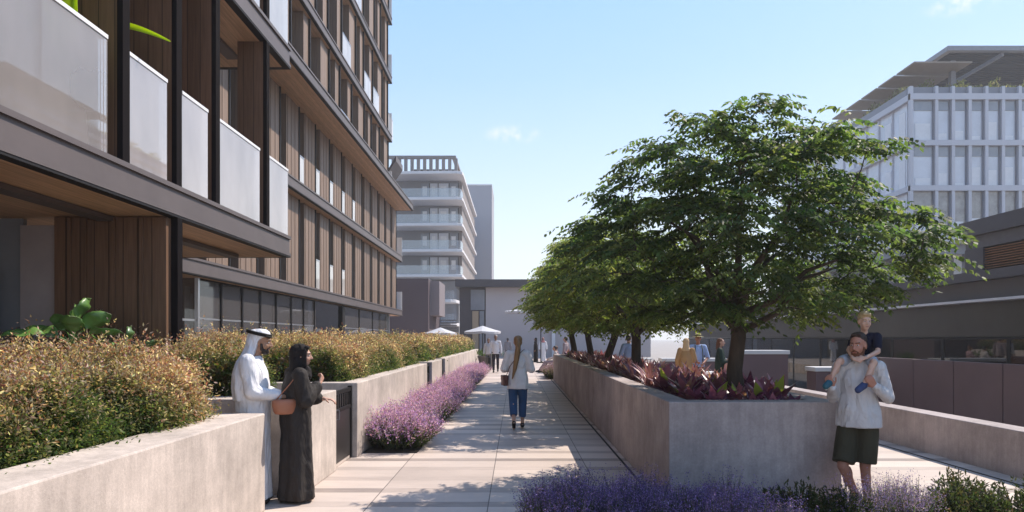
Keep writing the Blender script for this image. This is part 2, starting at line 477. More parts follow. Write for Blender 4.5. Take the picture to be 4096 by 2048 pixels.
# ============================================================ left walls
def planter(name, x0, x1, y0, y1, z0, z1, t, mt, label, soil=.16, cat='planter'):
    e = empty(name, ((x0+x1)/2, (y0+y1)/2, z0), 0, label, cat)
    MB().ring(x0, x1, y0, y1, z0, z1, t).build('wall', mt, e, bevel=.012)
    MB().box(x0+t, x1-t, y0+t, y1-t, z0, z1-soil).build('soil', M['soil'], e)
    return e
planter('planter_wall', -6.9, -2.40, -3, 6.48, 0, .935, .42, M['wall'], 'thick pale concrete planter wall nearest on the left, full of reddish shrubs', cat='planter wall')
planter('planter_wall', -6.9, -2.24, 7.15, 8.45, 0, 1.01, .40, M['wall'], 'short pale concrete planter wall behind the robed couple, before the dark gate', cat='planter wall')
planter('planter_wall', -6.9, -2.20, 9.40, 16.8, 0, 1.035, .25, M['wall'], 'long pale concrete planter wall between the large gate and the narrow gate', cat='planter wall')
planter('planter_wall', -6.9, -2.20, 17.8, 20.2, 0, 1.035, .25, M['wall'], 'short pale concrete wall section between the two far gates', cat='planter wall')
planter('planter_wall', -6.9, -2.20, 21.1, 39.8, 0, 1.035, .25, M['wall'], 'farthest pale concrete planter wall on the left ending by the umbrellas', cat='planter wall')

def gate(y0, y1, x, top, label, bars=7):
    e = empty('garden_gate', (x, (y0+y1)/2, 0), 0, label, 'gate')
    f = MB(); f.box(x-.05, x+.0, y0+.004, y0+.07, .02, top); f.box(x-.05, x, y1-.07, y1-.004, .02, top)
    f.build('gate_frame', M['dark'], e)
    f = MB(); f.box(x-.045, x-.005, y0+.07, y1-.07, top-.07, top-.02); f.box(x-.045, x-.005, y0+.07, y1-.07, top-.30, top-.25)
    f.build('rail', M['dark'], e)
    MB().box(x-.035, x-.015, y0+.07, y1-.07, .05, top-.30).build('panel', M['gatepanel'], e, bevel=.003)
    for k in range(bars):
        yy = y0+.07+(y1-y0-.14)*(k+.5)/bars
        MB().box(x-.033, x-.017, yy-.018, yy+.018, top-.25, top-.07).build('bar', M['dark'], e)
    MB().tube([(x+.0, y0+.13, .62), (x+.03, y0+.13, .62), (x+.03, y0+.13, .74), (x+0, y0+.13, .74)], .008).build('handle', M['steel'], e)
    return e
M['gatepanel'] = mat('gate_panel', (.035,.031,.031), .4, .3, .2, 3)
gate(8.45, 9.40, -2.27, 1.0, 'large dark metal garden gate with short bars beside the robed couple')
gate(16.8, 17.8, -2.27, 1.0, 'narrow dark gate at the near end of the short wall section', 6)
gate(20.2, 21.1, -2.27, 1.0, 'farthest narrow dark gate between pale walls above the lavender', 6)
for (y0, y1) in ((8.45, 9.4), (16.8, 17.8), (20.2, 21.1)):
    tag(MB().box(-5.5, -2.29, y0+.01, y1-.01, 0, .16).build('step', M['wall'], bevel=.01), 'pale stone step behind the garden gate at %s' % {8.45:'the near end',16.8:'the middle of the lavender',20.2:'the far end'}[y0], 'step')

# tree planter and right parapet
planter('tree_planter', 1.505, 3.20, 6.63, 26.9, 0, 1.03, .24, M['planter'], 'long grey concrete tree planter in the middle, filled with purple plants', .10)
pw = MB()
pw.box(5.95, 6.28, -4, 34, -.6, .56)
tag(pw.build('parapet_wall', M['planter'], bevel=.012), 'low grey concrete parapet wall running along the right edge of the walkway', 'wall')
# planting beds
tag(MB().ring(-2.2+.003, -1.42, 9.75, 31, 0, .012, .02).build('bed_edging', M['dark']), 'thin dark edging of the pink lavender strip', 'edging')
tag(MB().box(-2.17, -1.45, 9.78, 30.97, .0, .010).build('soil', M['soil']), kind='structure')
tag(MB().box(-.05, 5.6, 4.2, 6.02, .0, .02).build('soil', M['soil']), kind='structure')

# ============================================================ LEFT RESIDENTIAL BUILDING
B = empty('apartment_building', (-9, 20, 0), 0, 'long brown apartment building on the left with glass balconies and timber soffits', 'building')
def slab(x1, y0, y1, top, th=.355, x0=-16, soff=True):
    f = MB()
    f.box(x0, x1-.03, y0, y1, top-th+.05, top-.055)           # face
    f.box(x0, x1, y0-.0, y1+.002, top-.055, top)                # upper lip
    f.box(x0, x1-.004, y0-.0, y1+.001, top-th, top-th+.05)        # lower lip
    o = f.build('floor_slab', M['bronze'], B)
    g = MB(); g.box(x0, x1-.01, y0-.0, y1+.0015, top-th-.028, top-th-.003)
    g.build('shadow_gap', M['dark'], o)
    if soff:
        s = MB(); s.box(x0, x1-.13, y0+.1, y1-.12, top-th-.032, top-th-.0285); s.build('soffit', M['soffit'], o)
    return o
PX = -4.05
slab(PX, -3, 12.2, 3.49)
slab(PX, -3, 12.2, 6.89)
slab(PX, -3, 12.2, 10.25)
slab(-7.12, 12.2, 42.6, 3.45)
slab(-7.12, 12.2, 42.6, 6.85)
slab(-6.40, 12.2, 42.4, 10.05)
for z in (13.4, 16.8, 20.2, 23.6):
    slab(-7.15, 12.2 if z < 14 else 0, 39.2, z)
# sloped awning at the corner of the overhang
a = MB(); a.loft([[(-7.5,39.3,11.2),(-7.5,41.6,11.2),(-7.5,41.6,11.35),(-7.5,39.3,11.35)],[(-6.95,39.3,12.0),(-6.95,41.6,12.0),(-6.95,41.6,12.3),(-6.95,39.3,12.3)]])
a.build('corner_awning', M['bronze'], B)
# soffit light track near volume
for z in (3.07, 6.47):
    MB().box(-4.95, -4.75, -2, 11.6, z-.03, z+.026).build('soffit_track', M['bronze'], B)
# storey walls of the near volume
def finpart(x0, x1, y0, y1, z0, z1, nose=.06, m='wood'):
    o = MB().box(x0, x1, y0, y1, z0, z1).build('fin', M[m], B)
    if nose: MB().box(x1, x1+nose, y0-.004, y1-.0+.004, z0, z1).build('fin_nosing', M['nosing'], o)
    return o
def ribs(o, x1, y0, y1, z0, z1, step=.38):
    """fluting: thin raised strips on the street face of a fin"""
    b = MB(); y = y0+.1
    while y < y1-.08:
        b.box(x1, x1+.012, y, y+.04, z0+.02, z1-.02); y += step
    b.build('rib', M['fin'], o)
for z0, z1 in ((3.49, 6.50), (6.89, 9.86)):
    for (y, w_) in ((2.2, .5), (4.6, .5), (6.86, .42), (9.03, .42), (10.90, .42)):
        finpart(-4.12-w_, -4.12, y+.13, y+.25, z0, z1)
    finpart(-8.6, -4.12, 8.10, 8.22, z0, z1, m='wood')
    # balustrades with top rail
    for (ya, yb) in ((-1.5, 1.95), (2.3, 4.5), (4.9, 6.86-.09), (7.06, 7.93), (8.28, 8.98), (9.32, 10.80), (11.2, 12.14)):
        g = MB().box(-4.105, -4.09, ya, yb, z0+.0, z0+1.16)
        gg = g.build('balustrade', (M['clearrail'] if yb < 6.8 else M['railglass']) if z0 < 6 else M['whiteglass'], B)
        MB().box(-4.115, -4.08, ya, yb, z0+1.16, z0+1.20).build('handrail', M['white'], gg)
        MB().box(-4.102, -4.093, (ya+yb)/2-.004, (ya+yb)/2+.004, z0, z0+1.155).build('joint', M['dark'], gg) if yb-ya > 1.2 else None
    gg = MB().box(-7.0, -4.13, 12.13, 12.145, z0, z0+1.16).build('balustrade', M['railglass'], B)
    MB().box(-7.0, -4.13, 12.12, 12.155, z0+1.16, z0+1.20).build('handrail', M['white'], gg)
# back wall of near volume (glazed doors, curtains)
def glazed_wall(x, y0, y1, z0, z1, step=1.6, curt=.6, seed=1, gl='darkglass'):
    r = random.Random(seed)
    y = y0
    while y < y1-.2:
        yy = min(y+step, y1)
        f = MB().ring2(x, y, yy, z0, z1, .06)
        fo = f.build('window', M['dark'], B)
        MB().box(x-.03, x-.02, y+.06, yy-.06, z0+.06, z1-.06).build('pane', M[gl], fo)
        if r.random() < curt:
            a = y+.1+r.random()*.3; bb = a+.35+r.random()*.8
            MB().box(x-.35, x-.3, a, min(bb, yy-.05), z0+.05, z1-.1).build('curtain', M['curtain'], fo)
        y = yy
def ring2(s, x, y0, y1, z0, z1, t):
    s.box(x-.05, x+.02, y0, y0+t, z0, z1); s.box(x-.05, x+.02, y1-t, y1, z0, z1)
    s.box(x-.049, x+.019, y0+t, y1-t, z0, z0+t); s.box(x-.049, x+.019, y0+t, y1-t, z1-t, z1)
    return s
MB.ring2 = ring2
glazed_wall(-6.6, -2, 8.0, 3.49, 6.48, 1.8, .8, 1)
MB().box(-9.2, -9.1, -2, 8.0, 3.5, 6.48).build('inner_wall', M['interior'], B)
# grey frontal screen and frontal glazing seen through the bay openings
sc1 = MB().box(-9.5, -7.3, 14.5, 14.7, 3.45, 6.45).build('screen_wall', M['fin'], B)
# ground floor: timber wall, pale panel, dark glass facing the camera
MB().box(-5.46, -4.14, 8.0, 8.22, 0, 3.09).build('timber_wall', M['wood'], B)
MB().box(-4.14, -4.06, 8.12, 8.24, 0, 3.105).build('column', M['nosing'], B)
for x in (-4.45, -4.78, -5.12, -5.3):
    MB().box(x, x+.05, 7.97, 8.0, 0, 3.08).build('batten', M['wood'], B)
MB().box(-5.90, -5.46, 8.05, 8.2, 0, 3.0).build('pale_panel', mat('pale_panel', (.34,.30,.31), .6, 0, .1, 2), B)
dg = MB().box(-9, -5.9, 8.1, 8.16, 0, 3.09).build("window", M["greyglass"], B)
MB().box(-6.95, -6.88, 8.0, 8.1, 0, 3.09).build('mullion', M['dark'], dg)
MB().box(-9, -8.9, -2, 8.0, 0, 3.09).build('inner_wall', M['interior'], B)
MB().box(-6.35, -6.1, 7.6, 7.9, 0, 2.45).build('pillar', mat('pillar_grey', (.22,.20,.21), .6), B)

# shop front under the main slab
SX = -7.4
posts = [15.7, 17.0, 18.3, 19.6, 20.9, 22.3, 23.6, 24.9, 29.0, 32.0, 35.0, 39.3]
gp = MB()
for i in range(len(posts)-1):
    y0, y1 = posts[i], posts[i+1]
    dark_bay = posts[i] == 24.9
    o = MB().ring2(SX, y0, y1, .3, 3.06, .035).build('shop_window', M['dark'] if not dark_bay else M['bronze'], B)
    MB().box(SX-.03, SX-.015, y0+.035, y1-.035, .34, 3.02).build('pane', M['shopglass'] if not dark_bay else M['darkglass'], o)
    if not dark_bay:
        MB().box(SX-.04, SX-.01, y0+.036, y1-.036, 2.1, 2.14).build('transom', M['steel'], o)
        r = random.Random(i)
        MB().box(SX-1.1, SX-1.02, y0+.2, y0+.45+r.random()*.4, 0.1, 3.0).build('curtain', M['curtain'], o)
        MB().box(SX-2.4, SX-2.3, y0+.5, y0+.75, 0.1, 3.0).build('inner_pillar', M['white'], o)
MB().box(SX-.05, SX+.02, 14.3, 15.66, 2.05, 2.1).build('transom', M['steel'], B)
MB().box(SX-3.5, SX-.0, 15.72, 15.74, .1, 3.06).build('side_pane', M['shopglass'], B)
MB().box(SX-.02, SX+.06, 15.62, 15.71, 0, 3.06).build('corner_post', M['steel'], B)
MB().box(SX-.03, SX+.08, 28.6, 29.0, 0, 3.06).build('column', M['dark'], B)
MB().box(-7.6, -7.33, 39.2, 39.35, 0, 3.06).build('corner_post', M['steel'], B)
MB().box(-16, -7.42, 8.23, 39.2, 0, .1).build('inner_floor', M['terrace'], B)
MB().box(-11.1, -11, 9, 39.2, .1, 3.06).build('inner_wall', mat('shop_back', (.44,.37,.33), .8, 0, .35, .8), B)
MB().box(-16, -7.42, 39.2, 39.32, 0, 3.06).build('end_wall', M['plum'], B)

# main facade fins, storeys 2 and 3
FX = -7.5
for si, (z0, z1) in enumerate(((3.45, 6.46), (6.85, 9.66))):
    y = 12.6; k = 0
    while y < 42.0:
        wd = 1.25
        o = MB().box(FX-.5, FX, y, y+wd, z0, z1).build('fin', M['fin'], B)
        ribs(o, FX, y, y+wd, z0, z1)
        MB().box(FX-.5, FX+.03, y+wd, y+wd+.07, z0, z1).build('fin_nosing', M['dark'], o)
        if k in (6, 7, 8) or (si == 1 and k in (5, 9)):
            g = MB().box(FX-.02, FX, y+wd+.08, y+1.86, z0, z0+1.15).build('balustrade', M['whiteglass'], B)
            MB().box(FX-.03, FX+.01, y+wd+.08, y+1.86, z0+1.15, z0+1.19).build('handrail', M['steel'], g)
        y += 1.9; k += 1
    glazed_wall(FX-.62, 12.4, 42.3, z0, z1, 1.9, .35, 5+si)
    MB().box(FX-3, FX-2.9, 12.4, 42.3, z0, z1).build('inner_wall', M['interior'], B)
    MB().box(-16, FX, 42.3, 42.42, z0, z1).build('end_wall', M['fin'], B)
# corner balconies at the far end
for (z, m) in ((3.45, 'white'), (6.85, 'whiteglass')):
    MB().box(-7.5, -7.15, 42.5, 42.55, z, z+1.15).build('balustrade', M[m], B)
# upper storeys
for si, (z0, z1) in enumerate(((10.05, 13.01), (13.4, 16.41), (16.8, 19.81), (20.2, 23.2))):
    y = 13.2 if z0 < 13 else 1.2; k = 0
    r = random.Random(30+si)
    yb = y
    while y < 38.9:
        wd = .55 if (k+si) % 3 else 1.0
        wd = min(wd, 38.9-y)
        o = MB().box(-7.9, -7.36, y, y+wd, z0, z1).build('fin', M['fin'], B)
        MB().box(-7.9, -7.29, y+wd, y+wd+.07, z0, z1).build('fin_nosing', M['dark'], o)
        if (k*3+si*2) % 5 == 1 or (si == 1 and k in (15, 16)):
            g = MB().box(-7.30, -7.285, y+wd+.08, y+2.05, z0, z0+1.15).build('balustrade', M['whiteglass'], B)
            MB().box(-7.31, -7.275, y+wd+.08, y+2.05, z0+1.15, z0+1.19).build('handrail', M['steel'], g)
        y += 2.05; k += 1
    glazed_wall(-8.5, yb, 38.9, z0, z1, 2.05, .5, 40+si)
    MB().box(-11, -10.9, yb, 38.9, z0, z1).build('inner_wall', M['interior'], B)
    MB().box(-16, -7.55, 38.9, 39.0, z0, z1).build('end_wall', M['fin'], B)
    g = MB().box(-7.5, -7.17, 39.12, 39.15, z0, z0+1.3).build('balustrade', M['whiteglass'], B)
    # blinds stacked as pale louvres in a few bays
for (z0, ya) in ((10.05, 19.5), (10.05, 33.8)):
    o = MB(); 
    for q in range(16): o.box(-8.1, -8.0, ya, ya+.45, z0+.1+q*.18, z0+.22+q*.18)
    o.build('louvre_blind', M['white'], B)

# ============================================================ FAR BUILDINGS
# plum block beside the shop front
PB = empty('garden_block', (-13, 50, 0), 0, 'windowless dark plum block between the brown apartments and the balcony tower', 'building')
MB().box(-18, -6.45, 50, 58, 0, 6.1).build('wall', mat('plum_render', (.088,.066,.078), .7, 0, .06, .4), PB)
MB().box(-6.45, -5.75, 51, 55, 3.4, 6.0).build('bay_box', mat('lilac_render', (.22,.19,.205), .7, 0, .05, .4), PB)

# balcony tower
T = empty('balcony_tower', (-11, 90, 0), 0, 'grey tower in the distance with rounded glass balconies and a slatted roof pergola', 'building')
tw = mat('tower_grey', (.20,.195,.205), .7, 0, .05, .3)
tlight = mat('tower_slab', (.66,.64,.65), .6, 0, .04, .3)
twall = mat('tower_side', (.23,.19,.175), .6, 0, .1, .3)
zs = [9.6, 12.7, 15.9, 19.1, 22.3]
MB().box(-16, -7.3, 87, 114, 0, 22.0).build('wall', tw, T)
MB().box(-7.3, -6.9, 87.2, 113.5, 6.5, 21.6).build('side_wall', twall, T)
for z in zs:
    pts = [(-15.2,83.3),(-7.2,83.0),(-6.6,83.4),(-6.5,84.2),(-6.5,113),(-16,113),(-16,84.5)]
    o = MB().prism(pts, z-.36, z-.02).build('balcony_slab', tlight, T, bevel=.03)
    if z < 22:
        MB().prism([(-15.2,83.5),(-7.3,83.2),(-6.8,83.6),(-6.7,86),(-6.78,86),(-6.88,83.65),(-7.35,83.28),(-15.2,83.58)], z-.02, z+1.1).build('balustrade', M['towerglass'], T)
        # window wall
        for (xa, xb) in ((-12.2,-11.1),(-11.0,-10.0),(-9.9,-8.6),(-8.5,-7.4)):
            w_ = MB().box(xa, xb, 86.86, 86.99, z, z+2.5).build('window', M['paleglass'] if xa > -11.5 and xa < -9.5 else M['greyglass'], T)
            MB().box(xb, xb+.1, 86.8, 86.98, z, z+2.5).build('mullion', M['dark'], w_)
            MB().box(xa+.25, xb-.3, 86.8, 86.85, z+.9, z+2.1).build('inner_frame', M['white'], w_)
for z in (3.6, 6.5):
    MB().prism([(-11.3,83.5),(-8,83.2),(-7.4,84),(-7.1,87),(-11.3,87)], z-.4, z).build('balcony_slab', tlight, T, bevel=.05)
    MB().box(-11.2, -7.6, 83.6, 83.66, z, z+1.1).build('balustrade', M['towerglass'], T)
    MB().box(-11, -7.6, 86.8, 86.99, z+.05, z+2.5).build('window', M['greyglass'], T)
# roof pergola
pgm = mat('pergola_taupe', (.17,.15,.145), .6)
pg = MB(); pg.box(-17, -7.6, 86.0, 86.5, 24.6, 24.95); pg.box(-8.1, -7.6, 86.5, 99, 24.6, 24.95)
pg.build('pergola_beam', pgm, T)
for k in range(12):
    MB().box(-16.6+k*.8, -16.2+k*.8, 86.05, 86.45, 22.28, 24.6).build('pergola_post', pgm, T)
MB().box(-14, -7.9, 90, 99, 22.28, 24.2).build('roof_house', M['dark'], T)
# slender louvred shop below
lv = MB()
for k in range(7): lv.box(-10.6, -7.2, 82.8, 83.0, 1.9+k*.32, 2.05+k*.32)
lv.build('louvre', M['bronze'], T)

# plain slab tower
S2 = empty('slab_tower', (-6.4, 120, 0), 0, 'plain blank grey slab tower rising behind the balcony tower', 'building')
MB().box(-9.2, -4.15, 118, 130, 0, 28.4).build('wall', mat('slab_render', (.30,.30,.335), .75, 0, .04, .15), S2)
MB().box(-9.25, -4.1, 117.95, 130.05, 28.4, 28.6).build('parapet', tlight, S2)

# far hall across the end of the walkway
H = empty('pavilion_hall', (4, 62, 0), 0, 'low hall closing the walkway with dark fascia and blank lilac wall', 'building')
MB().box(-5.3, 12, 59.2, 72, 6.2, 6.85).build('roof_fascia', mat('fascia_dark', (.055,.048,.055), .5, 0, .05, .4), H)
MB().box(-5.0, -2.65, 60.3, 70, 0, 6.2).build('dark_wall', mat('hall_plum', (.07,.058,.066), .6, 0, .06, .4), H)
MB().box(-2.65, 12, 60.0, 70, 0, 6.2).build('pale_wall', mat('hall_lilac', (.47,.43,.435), .7, 0, .05, .25), H)
MB().box(-4.0, -2.75, 60.15, 60.3, 4.2, 6.0).build('window', M['greyglass'], H)
MB().box(-3.85, -3.3, 60.1, 60.3, 0, 4.1).build('door_leaf', mat('tan_panel', (.40,.30,.20), .5, 0, .06, 1), H)
MB().box(-3.2, -2.8, 60.12, 60.3, 0, 4.1).build('window', M['greyglass'], H)
MB().box(3.2, 3.5, 59.7, 59.99, 0, 6.19).build('pilaster', M['white'], H)

# ============================================================ RIGHT: white office block
O = empty('office_building', (36, 55, 0), 0, 'pale office block at upper right with white fins and a louvred roof canopy', 'building')
ow = mat('office_white', (.50,.50,.545), .5, 0, .04, .4)
od = mat('office_spandrel', (.20,.21,.245), .5, 0, .05, .4)
x0 = 29.2
MB().box(x0+.35, 46, 50.6, 75, 8, 19.9).build('core', od, O)
zb = [(19.35,19.8),(15.95,16.35),(12.6,13.0),(8.7,9.5)]
for (a, b_) in zb:
    f = MB(); f.box(x0, 46, 49.97, 50.55, a, b_); f.box(x0, x0+.34, 50.55, 75, a, b_); f.build('floor_band', ow, O)
f = MB(); f.box(x0+.02, 46, 50.25, 50.5, 19.8, 20.35); f.build('parapet', od, O)
MB().box(x0+.03, x0+.3, 50.55, 75, 19.8, 20.3).build('parapet', od, O)
for k in range(13):
    x = x0 + .55*0 + k*1.235 + (.62 if k else 0)
    MB().box(x, x+.23, 50.0, 50.28, 8.7, 20.35).build('fin', ow, O)
for fl, (za, zt) in enumerate(((16.35,19.35),(13.0,15.95),(9.5,12.6))):
    r = random.Random(70+fl)
    for k in range(12):
        x = x0 + .62 + k*1.235 + .25 if k else x0+.40
        xe = x0 + .62 + (k+1)*1.235
        w_ = MB().box(x, xe, 50.27, 50.30, za, zt).build('window', M['paleglass'] if fl < 2 else M['officeglass'], O)
        MB().box(xe-.09, xe-.001, 50.15, 50.265, za+.0, zt).build('reveal', od, w_)
        if fl < 2: MB().box(x+.02, xe-.14, 50.22, 50.262, zt-.75, zt-.02).build('spandrel', M['greyglass'], w_)
        if fl < 2 or r.random() < .6:
            MB().box(x+.1, xe-.25, 50.23, 50.262, za+.05, za+.2+r.random()*1.2).build('blind', M['white'], w_)
    for k in range(12):
        y = 50.9 + k*1.95
        w_ = MB().box(x0+.3, x0+.34, y, y+1.85, za, zt).build('window', M['paleglass'], O)
        MB().box(x0+.26, x0+.299, y+.2, y+1.0, za+.1, zt-.5-r.random()*.8).build('blind', M['white'], w_)
        MB().box(x0+.2, x0+.299, y+1.85, y+1.95, za, zt).build('mullion', ow, w_)
# ground storeys under
MB().box(x0+1.0, 46, 51.5, 75, 0, 8.69).build('lower_wall', mat('lower_dark', (.10,.09,.10), .5), O)
for k in range(6):
    MB().box(x0+1.6+k*2.2, x0+2.2+k*2.2, 50.9, 51.5, 0, 8.69).build('column', mat('beige_column', (.45,.40,.36), .6) if k == 0 else bpy.data.materials['beige_column'], O)
# roof canopy
ct = mat('canopy_tan', (.27,.22,.18), .6, 0, .1, 1.5)
for k, (ya, yb) in enumerate(((50.0,52.35),(52.65,55.0),(55.3,57.7),(58.0,60.4),(60.8,63.0))):
    MB().box(29.5, 33.8, ya, yb, 22.06, 22.16).build('canopy_panel', ct, O)
pf = MB(); pf.box(31.8, 52, 49.7, 50.1, 22.85, 23.2); pf.box(31.8, 32.2, 50.1, 70, 22.85, 23.2); pf.box(31.8, 52, 59.6, 60, 22.85, 23.2); pf.box(43.6, 44, 50.1, 59.6, 22.85, 23.2)
pf.box(36.0, 36.2, 50.1, 59.6, 22.6, 22.845)
pf.build('canopy_frame', mat('canopy_grey', (.22,.23,.26), .5), O)
for k in range(22):
    MB().box(32.2, 52, 50.3+k*.43, 50.38+k*.43, 22.92, 23.12).build('canopy_louvre', M['dark'], O)
for (x, y) in ((33.2,51.5),(44.5,51.5),(33.2,59.5),(37.5,59.5),(42,59.5)):
    MB().box(x, x+.35, y, y+.35, 20, 22.84).build('canopy_post', mat('post_grey', (.2,.2,.23), .5) if x == 33.2 and y == 51.5 else bpy.data.materials['post_grey'], O)
MB().box(35, 50, 60.5, 66, 20, 22.4).build('roof_house', M['interior'], O)

# dark pavilion with louvres + shopfront terrace
D = empty('retail_pavilion', (14, 10, -.6), 0, 'dark two storey retail pavilion on the right with louvre bands above a recessed shopfront', 'building')
dm = mat('pavilion_dark', (.075,.068,.078), .5, .1, .08, .5)
dm2 = mat('pavilion_grey', (.105,.095,.098), .55, 0, .06, .5)
MB().box(12, 30, -6, 18.3, 4.35, 4.75).build('roof_fascia', dm, D)
MB().box(12.12, 30, -6, 18.2, 4.02, 4.345).build('upper_wall', mat('pavilion_band', (.10,.093,.105), .5), D)
MB().box(12.5, 30, -6, 17.9, 3.42, 4.015).build('recess', M['interior'], D)
lm = mat('rust_louvre', (.28,.12,.055), .45, .2, .15, 2)
for k in range(9):
    MB().box(12.15, 12.4, -6, 17.5, 3.46+k*.062, 3.482+k*.062).build('louvre', lm, D)
MB().box(12.1, 12.6, 17.5, 18.2, 3.4, 4.018).build('corner_panel', dm, D)
MB().box(11.96, 30, -6, 48, 3.16, 3.40).build('podium_fascia', dm, D)
MB().box(12.25, 30, -6, 48, 2.68, 3.155).build('podium_band', dm2, D)
MB().box(11.9, 30, -6, 48, 2.60, 2.665).build('canopy_edge', M['white'], D)
MB().box(12.3, 30, -6, 48, 1.7, 2.595).build('sign_band', mat('olive_band', (.048,.040,.030), .35, 0, .3, .7), D)
y = -4
i = 0
while y < 47:
    yy = y+2.6
    o = MB().ring2(12.3, y, yy, -.6, 1.69, .06).build('shop_window', M['dark'], D)
    MB().box(12.26, 12.27, y+.06, yy-.06, -.55, 1.64).build('pane', M['darkglass'], o)
    if i % 2 == 0: MB().box(13.4, 13.6, y+.5, y+1.9, -.6, .6+.3*(i % 3)).build('display_plinth', M['curtain'], o)
    y = yy; i += 1
MB().box(16, 16.1, -6, 48, -.6, 1.69).build('inner_wall', mat('shop_inner', (.16,.12,.115), .7, 0, .4, .5), D)


PSC = mat('plum_screen', (.135,.082,.088), .45, 0, .1, 1)
for k, y in enumerate([6.0 + 1.55*i for i in range(9)]):
    e = MB().box(9.9, 10.0, y, y+1.52, -.6, 1.14).build('screen_panel', PSC, bevel=.006)
    tag(e, ['nearest','second','third','fourth','fifth','sixth','seventh','eighth','farthest'][k]+' plum coloured screen panel in the row before the shopfront, counted from the camera', 'screen', 'plum screen panels before the shopfront')
# ============================================================ VEGETATION
LEAF = leafmat('leaf', .55, .5, .2)
LEAFG = leafmat('glossy_leaf', .3, .25, .5)
PETAL = leafmat('petal', .7, .3, .1)
BARK = mat('bark', (.075,.055,.042), .9, 0, .35, 14, .7, 50, stretch=(1,1,.25))

def quads_mesh(name, V, C, mt, parent=None, off=None):
    """V (n,4,3) leaf quads, C (n,3) pigment of each"""
    V = np.asarray(V, dtype=np.float32); n = len(V)
    if off is not None: V = V - np.asarray(off, dtype=np.float32)
    me = bpy.data.meshes.new(name)
    me.vertices.add(n*4); me.vertices.foreach_set('co', V.reshape(-1))
    me.loops.add(n*4); me.loops.foreach_set('vertex_index', np.arange(n*4, dtype=np.int32))
    me.polygons.add(n); me.polygons.foreach_set('loop_start', np.arange(0, n*4, 4, dtype=np.int32))
    me.polygons.foreach_set('loop_total', np.full(n, 4, dtype=np.int32))
    me.update(calc_edges=True)
    a = me.attributes.new('Col', 'FLOAT_COLOR', 'POINT')
    c4 = np.ones((n, 4, 4), dtype=np.float32); c4[:, :, :3] = np.asarray(C)[:, None, :]
    a.data.foreach_set('color', c4.reshape(-1))
    return link_mesh(name, me, parent, mt)

def unit(a): return a/np.maximum(np.linalg.norm(a, axis=-1, keepdims=True), 1e-9)
def leaves(base, d, L, W, up=None, fold=.0, wide=.45):
    """rhombic leaves: base (n,3), direction d, length L (n,), width W (n,)"""
    n = len(base); d = unit(d)
    if up is None: up = unit(nr.normal(size=(n,3)) + np.array([0,0,1.2]))
    s = unit(np.cross(d, up)); nn = np.cross(s, d)
    L = np.broadcast_to(L, (n,))[:, None]; W = np.broadcast_to(W, (n,))[:, None]
    m = base + d*L*wide
    V = np.stack([base, m + s*W/2 + nn*L*fold, base + d*L, m - s*W/2 + nn*L*fold], axis=1)
    return V
def pick(cols, n, jit=.18):
    cols = np.array(cols); i = nr.integers(0, len(cols), n)
    return np.clip(cols[i]*(1+nr.normal(size=(n,1))*jit)*(1+nr.normal(size=(n,3))*.06), .003, 1)

